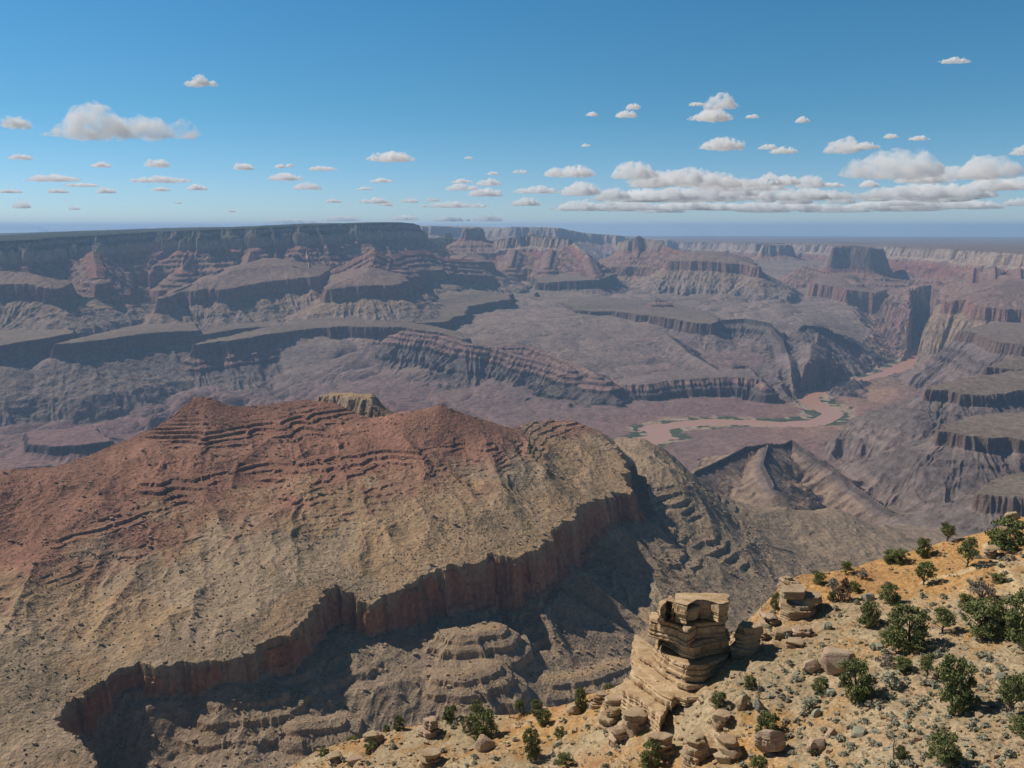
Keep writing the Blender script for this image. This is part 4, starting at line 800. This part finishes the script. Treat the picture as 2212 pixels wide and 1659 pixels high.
TREES = [  # foot, height and width in the photograph, kind, what singles it out
 (2048, 1171, 40, 40, 'open', 'small open juniper standing on the skyline of the orange slope'), (2168, 1183, 66, 84, 'juniper', 'largest juniper on the skyline, beside the orange crag'),
 (1997, 1204, 38, 36, 'juniper', 'rounded juniper on the skyline next to the small open one'), (1948, 1217, 34, 40, 'low', 'low bushy juniper on the skyline, right one of a touching pair'), (1922, 1218, 30, 34, 'low', 'low bushy juniper on the skyline, left one of a touching pair'),
 (2091, 1226, 62, 48, 'open', 'tall sparse pinyon on the orange slope left of the knobbly outcrop'), (1997, 1262, 52, 48, 'open', 'open crowned pinyon in the middle of the orange slope'), (1925, 1305, 44, 46, 'juniper', 'compact round juniper on bare orange ground'),
 (1880, 1357, 54, 52, 'juniper', 'dense juniper left of and above the broad one'), (1965, 1402, 95, 96, 'juniper', 'broad dark juniper above the largest pale boulder'), (1930, 1392, 44, 50, 'low', 'low juniper growing at the left foot of the broad dark one'),
 (2128, 1376, 76, 90, 'juniper', 'wide juniper, leftmost of the thicket at the right edge'), (2168, 1372, 74, 70, 'open', 'open juniper in the middle of the thicket at the right edge'), (2200, 1392, 116, 84, 'juniper', 'tall juniper cut by the right edge of the photo'), (2037, 1372, 52, 54, 'open', 'greyish sparse juniper between the broad one and the thicket'),
 (2090, 1325, 40, 40, 'low', 'low juniper behind the thicket below the grey bush'), (1767, 1262, 30, 32, 'low', 'small juniper on the pale brow behind the broad outcrop'), (1829, 1241, 28, 34, 'open', 'small open juniper alone on the brow'), (1679, 1317, 34, 28, 'juniper', 'narrow juniper on the brow left of the broad outcrop'),
 (2158, 1257, 24, 34, 'low', 'low bush beside the footpath'), (1847, 1277, 22, 32, 'low', 'low dark bush behind the rusty shrub'), (1802, 1304, 26, 22, 'low', 'olive bush right of the broad outcrop'),
 (1853, 1518, 86, 84, 'juniper', 'dense dark juniper just below the largest pale boulder'), (1772, 1498, 34, 38, 'juniper', 'small round juniper left of the one under the largest boulder'), (2059, 1536, 124, 92, 'juniper', 'tallest juniper of the near slope with a narrow top'),
 (1954, 1459, 36, 46, 'low', 'low juniper above the rounded grey bush'), (2004, 1470, 56, 40, 'open', 'thin juniper with a bare dark trunk left of the tallest one'), (2185, 1547, 94, 72, 'open', 'leaning pinyon with forked bare trunks right of the tallest juniper'), (2045, 1652, 80, 72, 'juniper', 'rounded juniper at the bottom edge below the tallest one'),
 (1663, 1587, 56, 60, 'low', 'dark bush between the pinnacle blocks and the pink hump'), (1620, 1494, 30, 30, 'juniper', 'small bright juniper in the hollow right of the pinnacle'), (2206, 1496, 28, 28, 'low', 'small bush at the right edge above the leaning pinyon foot'), (2208, 1592, 48, 52, 'low', 'dark bush at the right edge below the leaning pinyon'),
 (1756, 1630, 24, 26, 'low', 'yellowish bush on gravel at the bottom below the pale stone'), (1949, 1643, 30, 36, 'low', 'olive bush left of the rounded bottom juniper'), (1636, 1660, 30, 38, 'low', 'bush at the bottom edge under the wide layered block'),
 (973, 1559, 36, 36, 'juniper', 'juniper on the left brow beside the reddish crag'), (1042, 1590, 66, 62, 'juniper', 'largest shrub clump on the lower left shoulder'), (1014, 1580, 44, 40, 'low', 'low juniper at the left of the largest shrub clump'), (1030, 1552, 34, 36, 'open', 'open juniper behind the largest shrub clump'),
 (861, 1582, 32, 26, 'juniper', 'conical small juniper alone on the left brow'), (833, 1581, 16, 20, 'low', 'round bush beside the conical small juniper'), (1161, 1544, 30, 32, 'juniper', 'dark round juniper on the brow, upper of three'), (1174, 1566, 34, 36, 'juniper', 'round juniper below the dark one on the brow'),
 (1124, 1545, 28, 28, 'open', 'grey green sparse juniper on the brow left of the dark round one'), (1148, 1638, 66, 46, 'juniper', 'upright juniper on the bare slope at the bottom middle'), (1257, 1532, 52, 32, 'juniper', 'slim upright juniper against the rocks left of the pinnacle'), (1223, 1657, 30, 40, 'low', 'bright round bush at the bottom edge right of the upright juniper'),
 (1209, 1590, 24, 24, 'low', 'small bush between the slim juniper and the bottom bush'), (761, 1597, 14, 28, 'low', 'flat bush on the brow near the lower left end'), (700, 1631, 15, 22, 'low', 'lowest bush at the left end of the near slope'), (799, 1624, 28, 32, 'low', 'dark bush under the tan crag'), (926, 1636, 22, 26, 'low', 'round bush below the reddish crag'),
 (1586, 1338, 36, 20, 'open', 'slender dark tree growing behind the top of the pinnacle'), (1553, 1535, 36, 36, 'juniper', 'bush growing at the pinnacle foot above the chunky block'), (1402, 1662, 70, 52, 'juniper', 'dark juniper at the bottom edge under the pinnacle'), (1314, 1487, 24, 24, 'low', 'small bush on the brow above the rounded ledge'),
]
occupied = []
for i, (px, py, h_, w_, kind, lb) in enumerate(TREES):
    x, y, _ = ground(px, py); y += .3; z = gz(x, y); m_ = y / F / math.cos(PITCH)
    src = PROTO[kind][i % 3]; H = h_ * m_ * 1.12; W = w_ * m_ * 1.02
    if id(src) in used: o = copy_thing(src, (x, y, z), (i * 2.4) % 6.28, (W, W, H))
    else: o = src; o.location = (x, y, z); o.scale = (W, W, H); used.add(id(src))
    tag(o, lb, 'bush' if kind == 'low' else 'tree'); occupied.append((x, y, W * .45))
    if 'olive' in lb or 'yellowish' in lb:
        for ch in o.children:
            if ch.name.startswith('crown'): ch.data = ch.data.copy(); ch.data.materials[0] = M_OLV
for k_ in PROTO.values():
    for o in k_:
        if id(o) not in used:
            for ch in list(o.children): bpy.data.objects.remove(ch)
            bpy.data.objects.remove(o)
def make_bush(name, seed, mat, n=22, per=26, size=.075, twig=True):
    rs = random.Random(seed); r = np.random.RandomState(seed); cl = []; tubes = []
    for i in range(n):
        a = rs.uniform(0, 6.283); e = rs.uniform(.1, 1.5); q = rs.uniform(.25, .46)
        p = (math.cos(a) * math.cos(e) * q, math.sin(a) * math.cos(e) * q, .06 + math.sin(e) * q * 1.5)
        cl.append((*p, rs.uniform(.10, .18))); tubes.append(tube([(0, 0, -.05), (p[0] * .4, p[1] * .4, p[2] * .55), p], [.02, .012, .004], 3))
    root = empty(name, (0, 0, -500)); v, f = join(tubes); mesh_obj('stems', v, f, M_BARK if mat is not M_DEAD else M_DEAD, root)
    V, Fc = leaves(cl, per, 1.0, size, r); mesh_obj('foliage', V, Fc, mat, root)
    return root
for px, py, h_, w_, mat, nm, lb in [(2120, 1296, 50, 58, M_DEAD, 'dry_bush', 'big grey leafless bush above the thicket at the right edge'), (1800, 1285, 40, 44, M_DEAD, 'dry_bush', 'grey leafless bush on the pale brow beside the rusty shrub'), (1822, 1298, 50, 40, M_RUST, 'dry_bush', 'rusty brown dead shrub right of the broad outcrop'),
      (1862, 1252, 26, 30, M_DEAD, 'dry_bush', 'thin grey twiggy bush standing on the skyline'), (1925, 1490, 40, 56, M_SAGE, 'sagebrush', 'largest rounded grey bush, beside the dense juniper under the boulder'), (1910, 1445, 40, 42, M_DEAD, 'dry_bush', 'brownish dead bush right of the largest pale boulder'), (1745, 1530, 30, 40, M_SAGE, 'sagebrush', 'rounded grey bush over a fallen dead branch'),
      (1690, 1300, 18, 24, M_SAGE, 'sagebrush', 'grey tuft on the brow left of the small juniper behind the outcrop')]:
    x, y, _ = ground(px, py); z = gz(x, y); m_ = y / F / math.cos(PITCH)
    o = make_bush(nm, int(px + py), mat, 26, 30 if mat is not M_DEAD else 22, .05 if mat is M_DEAD else .06); o.location = (x, y, z); o.scale = (w_ * m_ * 1.05, w_ * m_ * 1.05, h_ * m_ * 1.3); tag(o, lb, 'bush'); occupied.append((x, y, w_ * m_ * .5))
SAGE = [make_bush('sagebrush', 900 + i, M_SAGE, 16, 22, .11) for i in range(3)]
rs = random.Random(77); n = 0; tries = 0
while n < 290 and tries < 20000:
    tries += 1
    px, py = (rs.uniform(1600, 2235), rs.uniform(1150, 1690)) if rs.random() < .8 else (rs.uniform(680, 1400), rs.uniform(1545, 1690))
    if rs.random() > (1 if py > 1440 else .35): continue
    edge_y = np.interp(px, [600, 700, 960, 1280, 1640, 1700, 1830, 2000, 2140, 2250], [1672, 1625, 1566, 1510, 1350, 1262, 1242, 1192, 1154, 1110])
    if py < edge_y + 4: continue
    x, y, _ = ground(px, py)
    if any((x - a) ** 2 + (y - b) ** 2 < (c * .8 + .3) ** 2 for a, b, c in occupied): continue
    sz = rs.uniform(.6, 1.5); src = SAGE[n % 3]; sc = (sz, sz * rs.uniform(.8, 1.1), sz * rs.uniform(.65, .95))
    if n < 3: o = src; o.location = (x, y, gz(x, y)); o.scale = sc
    else: o = copy_thing(src, (x, y, gz(x, y)), rs.uniform(0, 6.28), sc)
    tag(o, 'small grey green sagebrush tuft on the near rocky slope', 'sagebrush', 'sagebrush tufts on the near slope'); occupied.append((x, y, sz * .5)); n += 1

# dry grass and low brush nobody could count
def ground_spots(n, seed, sel):
    r = np.random.RandomState(seed); out = []
    while len(out) < n:
        i = r.randint(2, len(rr) - 2); j = r.randint(2, len(th) - 2); x, y = GX[i, j], GY[i, j]
        if sel(x, y, r): out.append((x, y, GZ[i, j]))
    return np.array(out)
def clump(x, y): return float(fbm(np.array([x / 9], f32), np.array([y / 9], f32), 3, 401)[0])
sp = ground_spots(3200, 21, lambda x, y, r: x > -45 and y < 156 and r.rand() < .35 + 1.2 * clump(x, y)); r = np.random.RandomState(22)
n_ = len(sp) * 9; c_ = np.repeat(sp, 9, 0); a_ = r.rand(n_) * 6.283; l_ = r.uniform(.16, .42, n_); d_ = np.stack([np.cos(a_), np.sin(a_), np.zeros(n_)], 1); w2 = np.stack([-np.sin(a_), np.cos(a_), np.zeros(n_)], 1) * .03
b_ = c_ + d_ * (r.rand(n_) * .12)[:, None]; t_ = b_ + d_ * (l_ * r.uniform(.2, .8, n_))[:, None] + np.stack([0 * l_, 0 * l_, l_], 1)
M_GRASS = leaf_mat('dry_grass', (.27, .20, .10), (.38, .31, .18), 1.2)
o = mesh_obj('dry_grass', np.stack([b_ - w2, b_ + w2, t_ + w2 * .4, t_ - w2 * .4], 1).reshape(-1, 3), np.arange(4 * n_).reshape(n_, 4), M_GRASS); o['kind'] = 'stuff'
sp = ground_spots(900, 23, lambda x, y, r: x > -45 and y < 156 and r.rand() < .3 + 1.3 * clump(x + 40, y)); r = np.random.RandomState(24)
V, Fc = leaves([(*(p + (0, 0, q * .6)), q) for p, q in zip(sp, r.uniform(.14, .42, len(sp)))], 26, 1.0, .11, r)
o = mesh_obj('low_brush', V, Fc, leaf_mat('brush_foliage', (.17, .165, .09), (.30, .275, .17), 1.0)); o['kind'] = 'stuff'
# dead wood
def dead(name, px, py, hpx, seed, flat, lb):
    x, y, _ = ground(px, py); z = gz(x, y); H = hpx * y / F / math.cos(PITCH) * 1.1; rs = random.Random(seed); tb = []
    ax = Vector((1, rs.uniform(-.5, .3), .22)).normalized() if flat else Vector((rs.uniform(-.15, .15), 0, 1)).normalized()
    P = [tuple(ax * H * q + Vector((rs.uniform(-.05, .05), rs.uniform(-.05, .05), .02)) * H) for q in (0, .3, .6, .85, 1.05)]; P[0] = (0, 0, -.1); tb.append(tube(P, [.11, .09, .07, .045, .015]))
    for k in range(7):
        q = rs.uniform(.3, .95); b0 = ax * H * q; dv = Vector((rs.uniform(-1, 1), rs.uniform(-1, 1), rs.uniform(.1, .9))).normalized() * H * rs.uniform(.2, .42)
        tb.append(tube([tuple(b0), tuple(b0 + dv * .55), tuple(b0 + dv)], [.045, .028, .008], 4))
    v, f = join(tb); o = mesh_obj(name, v, f, M_DEAD, None, True); o.location = (x, y, z); tag(o, lb, 'dead wood')
dead('dead_branch', 1735, 1553, 56, 1, True, 'grey fallen branch under the rounded grey bush on gravel')
dead('fallen_log', 2150, 1640, 70, 2, True, 'weathered grey log lying at the bottom right corner')
dead('dead_snag', 1930, 1642, 54, 3, False, 'thin bare snag standing beside the olive bush at the bottom')
dead('dead_snag', 1640, 1510, 40, 4, False, 'thin bare snag right of the small bright juniper in the hollow')
dead('dead_snag', 1100, 1552, 34, 5, False, 'thin dark snag on the left brow beside the sparse grey green juniper')
# ------------------------------------------------------------------ scrub on the red ridge
me = near_ob.data; co = np.empty(len(me.vertices) * 3, f32); me.vertices.foreach_get('co', co); co = co.reshape(-1, 3)
r_ = np.hypot(co[:, 0], co[:, 1]); r = np.random.RandomState(11)
sel = (r_ > 950) & (r_ < 2600) & (co[:, 0] > -1300) & (co[:, 0] < 1100)
idx = np.nonzero(sel)[0]; wgt = r_[idx] ** 2 * np.clip(.75 + .9 * fbm(co[idx, 0] / 120, co[idx, 1] / 120, 3, 301), .08, 2) ; wgt /= wgt.sum()
pick = r.choice(idx, 15000, replace=False, p=wgt); pick = pick[np.argsort(r_[pick])]
def lump(seed):
    bm = bmesh.new(); bmesh.ops.create_icosphere(bm, subdivisions=2, radius=.5); q = random.Random(seed)
    for v in bm.verts: v.co *= q.uniform(.72, 1.18); v.co.z = v.co.z * .8 + .22
    m_ = bpy.data.meshes.new('scrub_bush'); bm.to_mesh(m_); bm.free(); m_.materials.append(M_SCRUB); return m_
LM = [lump(i) for i in range(4)]
ind = pick[:6000:20][:300]; rest = np.setdiff1d(pick, ind)
for k, i in enumerate(ind):
    o = bpy.data.objects.new('scrub_bush', LM[k % 4]); COL.objects.link(o); o.location = co[i]; s_ = r.uniform(2.4, 4.2); o.scale = (s_, s_, s_ * r.uniform(.8, 1.1)); o.rotation_euler = (0, 0, r.rand() * 6)
    tag(o, 'small dark scrub bush dotted on the slopes of the red and tan ridge', 'scrub bush', 'scrub bushes on the ridge')
lv = [np.array([v.co[:] for v in m_.vertices]) for m_ in LM]; lf = [np.array([p.vertices[:] for p in m_.polygons]) for m_ in LM]
V = []; Fc = []; nv = 0
for i in rest:
    q = r.randint(4); s_ = r.uniform(1.0, 3.0); V.append(lv[q] * (s_, s_, s_) + co[i]); Fc.append(lf[q] + nv); nv += len(lv[q])
o = mesh_obj('ridge_scrub', np.concatenate(V), np.concatenate(Fc), M_SCRUB); o['kind'] = 'stuff'
# fallen rocks on the talus below the cliff and ledge rubble on the ridge
M_RUB = sandstone('rubble_stone', (.27, .19, .125), (.34, .255, .175), (.24, .14, .09), .05)
sel = (r_ > 950) & (r_ < 2500) & (co[:, 0] > -1300) & (co[:, 0] < 1200); idx = np.nonzero(sel)[0]
wgt = r_[idx] ** 2 * np.clip(.25 + 1.2 * fbm(co[idx, 0] / 90, co[idx, 1] / 90, 4, 305), .02, 2) * np.where(inside(RP, co[idx, 0], co[idx, 1]), .35, 1.0); wgt /= wgt.sum(); pick = r.choice(idx, 15000, replace=False, p=wgt)
base = np.array([(x, y, z) for x in (-1, 1) for y in (-1, 1) for z in (-1, 1)], float) * .5; qd = np.array([(0, 1, 3, 2), (4, 6, 7, 5), (0, 4, 5, 1), (2, 3, 7, 6), (0, 2, 6, 4), (1, 5, 7, 3)])
V = []; Fc = []
for k, i in enumerate(pick):
    s_ = .9 + 5 * r.rand() ** 7; V.append(base * s_ * r.uniform(.6, 1.3, 3) * r.uniform(.7, 1.3, (8, 3)) + co[i] + (0, 0, s_ * .2)); Fc.append(qd + 8 * k)
o = mesh_obj('fallen_rocks', np.concatenate(V), np.concatenate(Fc), M_RUB); o['kind'] = 'stuff'

# ------------------------------------------------------------------ clouds
def cloud_mat(name, dens):
    m = bpy.data.materials.new(name); m.use_nodes = True; t = m.node_tree; t.nodes.clear()
    pv = N(t, 'ShaderNodeVolumePrincipled'); out = N(t, 'ShaderNodeOutputMaterial'); t.links.new(pv.outputs[0], out.inputs['Volume'])
    pv.inputs['Color'].default_value = (.999, .999, .999, 1); pv.inputs['Anisotropy'].default_value = 0
    tc = N(t, 'ShaderNodeTexCoord'); ns = N(t, 'ShaderNodeTexNoise'); ns.inputs['Scale'].default_value = 2.6 * dens / 3.6; ns.inputs['Detail'].default_value = 4; ns.inputs['Roughness'].default_value = .6
    mr = N(t, 'ShaderNodeMapRange'); mr.inputs['From Min'].default_value = .44; mr.inputs['From Max'].default_value = .62; mr.inputs['To Max'].default_value = dens * 1.0
    t.links.new(tc.outputs['Object'], ns.inputs['Vector']); t.links.new(ns.outputs['Fac'], mr.inputs['Value']); t.links.new(mr.outputs[0], pv.inputs['Density'])
    m.cycles.volume_step_rate = .35
    return m
CM = {}
def cloud(px, py, wpx, hpx, seed, lumps=None):
    t_ = max(ray(px, py)[2] / ray(px, py)[1], .0005); D = min(2600 / t_, 110000.0)
    x, y, z = at(px, py, D); m_ = D / F; W = wpx * m_; H = hpx * m_ * 1.2; dp = min(W, max(H * 2.2, W * .5)); rs = random.Random(seed)
    nl = int(8 + W / H * 5); L = []
    for i in range(nl):
        u = rs.uniform(-.5, .5); v = rs.uniform(-.5, .5); e = 1 - (2 * abs(u)) ** 1.7
        rad = H * (.28 + .62 * e * rs.random() ** .6)
        rad = min(rad, (.5 - abs(u)) * W + .12 * H); L.append((u * W, v * dp * max(.25, e), max(rad, .1 * H)))
    if lumps: L = [(u * W, rs.uniform(-.15, .15) * dp, q * H) for u, q in lumps]
    n = int(min(90, max(26, W / H * 16))); k = int(min(60, max(18, dp / H * 14)))
    gx, gy = np.meshgrid(np.linspace(-.5 * W - .25 * H, .5 * W + .25 * H, n), np.linspace(-.5 * dp - .8 * H, .5 * dp + .8 * H, k))
    gx = gx.astype(f32); gy = gy.astype(f32); wx = gx + .16 * H * fbm(gx / (.35 * H), gy / (.35 * H), 3, seed % 89); wy = gy + .16 * H * fbm(gx / (.35 * H), gy / (.35 * H), 3, seed % 89 + 5)
    top = np.zeros_like(gx)
    for a, b, rd in L: top = np.maximum(top, np.sqrt(np.maximum(rd * rd - (wx - a) ** 2 - (wy - b) ** 2, 0)))
    top = top * (1 + .25 * fbm(gx / (.22 * H), gy / (.22 * H), 3, seed % 97)); top = np.maximum(top - .03 * H, 0)
    bot = -np.minimum(top * .3, .12 * H) * (1 + .5 * fbm(gx / (.4 * H), gy / (.4 * H), 2, seed % 83))
    on = top > 0; keep = on[:-1, :-1] | on[1:, :-1] | on[:-1, 1:] | on[1:, 1:]
    i = np.arange(n * k).reshape(k, n); q = np.stack([i[:-1, :-1], i[:-1, 1:], i[1:, 1:], i[1:, :-1]], -1)[keep]
    vt = np.stack([gx, gy, top], -1).reshape(-1, 3); vb = np.stack([gx, gy, bot], -1).reshape(-1, 3)
    off = n * k; remap = np.arange(2 * off); rim = ~on.reshape(-1); remap[off:][rim] = np.arange(off)[rim]
    Fc = np.concatenate([q, remap[(q + off)[..., ::-1]]]); V = np.concatenate([vt, vb]); u_, inv = np.unique(Fc, return_inverse=True)
    key = round(math.log(H) * 2); dens = 3.6 / math.exp(key / 2)
    if key not in CM: CM[key] = cloud_mat('cloud_vapour', dens)
    o = mesh_obj('cloud', V[u_], inv.reshape(Fc.shape), CM[key], None, True); o.location = (x, y, z); return o
CL = [(480, 420, 680, 112, 'largest single flat based white cloud, high on the left'), (870, 205, 130, 34, 'small wispy cloud high above the largest left cloud'), (50, 382, 140, 45, 'cloud cut by the left edge beside the largest left cloud'), (90, 524, 105, 20), (440, 557, 80, 22), (683, 554, 90, 32), (225, 617, 240, 26, 'long thin cloud low on the left, widest of its row'), (355, 642, 160, 14),
 (250, 669, 100, 16), (458, 669, 80, 22), (40, 669, 110, 14), (95, 733, 75, 30), (690, 622, 260, 24), (700, 661, 90, 15), (850, 656, 90, 22), (1055, 567, 75, 24), (1210, 561, 40, 14), (1253, 558, 28, 14), (1395, 571, 125, 18), (1235, 613, 150, 28), (1330, 653, 118, 28), (1690, 529, 200, 40, 'brightest flat based cloud above the end of the left rim'), (1648, 623, 100, 16), (1575, 656, 75, 12), (1440, 711, 75, 14), (1625, 713, 145, 22), (1670, 726, 60, 14), (1770, 711, 75, 18), (1870, 706, 50, 18), (1965, 731, 300, 24),
 (2000, 656, 150, 26), (2110, 636, 100, 30), (1995, 626, 90, 16), (2100, 681, 150, 32), (2130, 591, 50, 12), (2025, 523, 40, 9), (320, 743, 50, 15), (1000, 753, 35, 10), (768, 716, 35, 8), (100, 826, 200, 18), (300, 838, 260, 20), (560, 826, 300, 22), (830, 822, 260, 22), (1260, 800, 240, 20), (1480, 790, 180, 24), (1750, 786, 120, 22), (1950, 792, 160, 18), (2110, 790, 130, 26)]
CR = [(905, 302, 120, 58, 'compact puffy cloud, highest of the right half'), (860, 353, 180, 40, 'flat cloud right under the compact puffy one'), (800, 292, 70, 14), (1038, 346, 55, 14), (525, 306, 58, 22), (493, 341, 85, 24), (345, 337, 50, 16), (1255, 363, 55, 22), (915, 477, 190, 46, 'long wedge shaped cloud alone above the cloud bank'), (1105, 480, 80, 20), (1175, 496, 120, 26), (320, 469, 40, 10), (1915, 106, 130, 18, 'faint wisp highest at the upper right'), (250, 594, 210, 48, 'flat based cloud alone left of the long cloud bank'), (530, 602, 190, 68, 'bright dome at the left end of the long cloud bank'), (35, 584, 70, 14),
 (1430, 490, 130, 55, 'bright cloud at the upper left of the right hand bank'), (1530, 478, 110, 26), (1640, 592, 400, 110, 'largest heaped cloud of the right hand bank'), (1960, 602, 250, 60), (2070, 592, 220, 100, 'sloping heaped cloud at the far right'), (2210, 502, 70, 42, 'small cloud cut by the right edge'), (1640, 432, 60, 22), (1760, 441, 90, 16),
 (760, 625, 500, 62, 'broad flat middle of the long cloud bank'), (600, 642, 180, 40), (1090, 632, 140, 42), (1180, 632, 120, 42), (1290, 642, 100, 50), (1380, 642, 110, 16), (110, 669, 200, 28), (300, 674, 160, 50), (440, 692, 140, 40), (560, 702, 200, 50), (700, 692, 220, 50), (850, 692, 260, 60), (980, 680, 160, 40), (1090, 707, 70, 40), (1220, 712, 150, 40), (1340, 692, 60, 20), (1420, 712, 120, 30), (1545, 642, 80, 26),
 (1720, 692, 250, 70), (1850, 702, 250, 50), (1950, 692, 150, 50), (2080, 652, 160, 55), (2160, 652, 140, 50), (1780, 622, 250, 40), (1690, 722, 200, 30), (1570, 702, 130, 30), (60, 722, 130, 30), (300, 742, 200, 45), (480, 747, 200, 25), (650, 752, 200, 30), (900, 742, 300, 30), (1100, 752, 250, 25), (1400, 752, 300, 25), (1700, 747, 300, 25), (2000, 732, 220, 30), (2200, 722, 160, 30), (760, 730, 240, 30), (1250, 735, 240, 24), (1560, 728, 220, 26), (1860, 730, 220, 24), (700, 702, 700, 44), (1250, 694, 600, 46), (1800, 684, 600, 56), (520, 742, 700, 34), (1150, 742, 700, 34), (1780, 736, 700, 36), (1000, 655, 420, 44), (880, 640, 380, 40)]
BIG = [(-.46, .10), (-.40, .16), (-.34, .24), (-.28, .36), (-.22, .55), (-.17, .78), (-.12, .95), (-.07, .9), (-.02, .7), (.05, .52), (.11, .55), (.17, .62), (.22, .6), (.28, .52), (.34, .42), (.40, .42), (.45, .45), (.48, .36), (-.1, .5), (.1, .4), (0, .5)]
for side, lst in ((0, CL), (1, CR)):
    for i, c in enumerate(lst):
        o = cloud(c[0] * .5 + 1106 * side, 81 + .5 * c[1], c[2] * .5, c[3] * .5, 1000 + i * 7 + side * 3000, BIG if c[2] == 680 else None)
        bank = side and c[1] > 560 and c[0] > 380
        if len(c) > 4: tag(o, c[4], 'cloud', 'white cumulus clouds')
        elif bank: tag(o, 'white heap merging into the low cloud bank over the right horizon', 'cloud', 'clouds of the low bank on the right')
        else: tag(o, 'small white fair weather cloud scattered low over the rim', 'cloud', 'small scattered clouds')
# ------------------------------------------------------------------ haze
def box_mesh(name, lo, hi):
    v = [(x, y, z) for x in (lo[0], hi[0]) for y in (lo[1], hi[1]) for z in (lo[2], hi[2])]
    f = [(0, 1, 3, 2), (4, 6, 7, 5), (0, 4, 5, 1), (2, 3, 7, 6), (0, 2, 6, 4), (1, 5, 7, 3)]
    me = bpy.data.meshes.new(name); me.from_pydata(v, [], f); ob = bpy.data.objects.new(name, me); COL.objects.link(ob); return ob
hz = box_mesh('haze', (-55000, -4000, -2100), (55000, 76000, 200)); hz['kind'] = 'stuff'
m = bpy.data.materials.new('air'); m.use_nodes = True; t = m.node_tree; t.nodes.clear()
pv = N(t, 'ShaderNodeVolumePrincipled'); out = N(t, 'ShaderNodeOutputMaterial'); t.links.new(pv.outputs[0], out.inputs['Volume'])
pv.inputs['Color'].default_value = (.42, .66, 1.0, 1); pv.inputs['Density'].default_value = 2.7e-5; pv.inputs['Anisotropy'].default_value = .1
hz.data.materials.append(m)
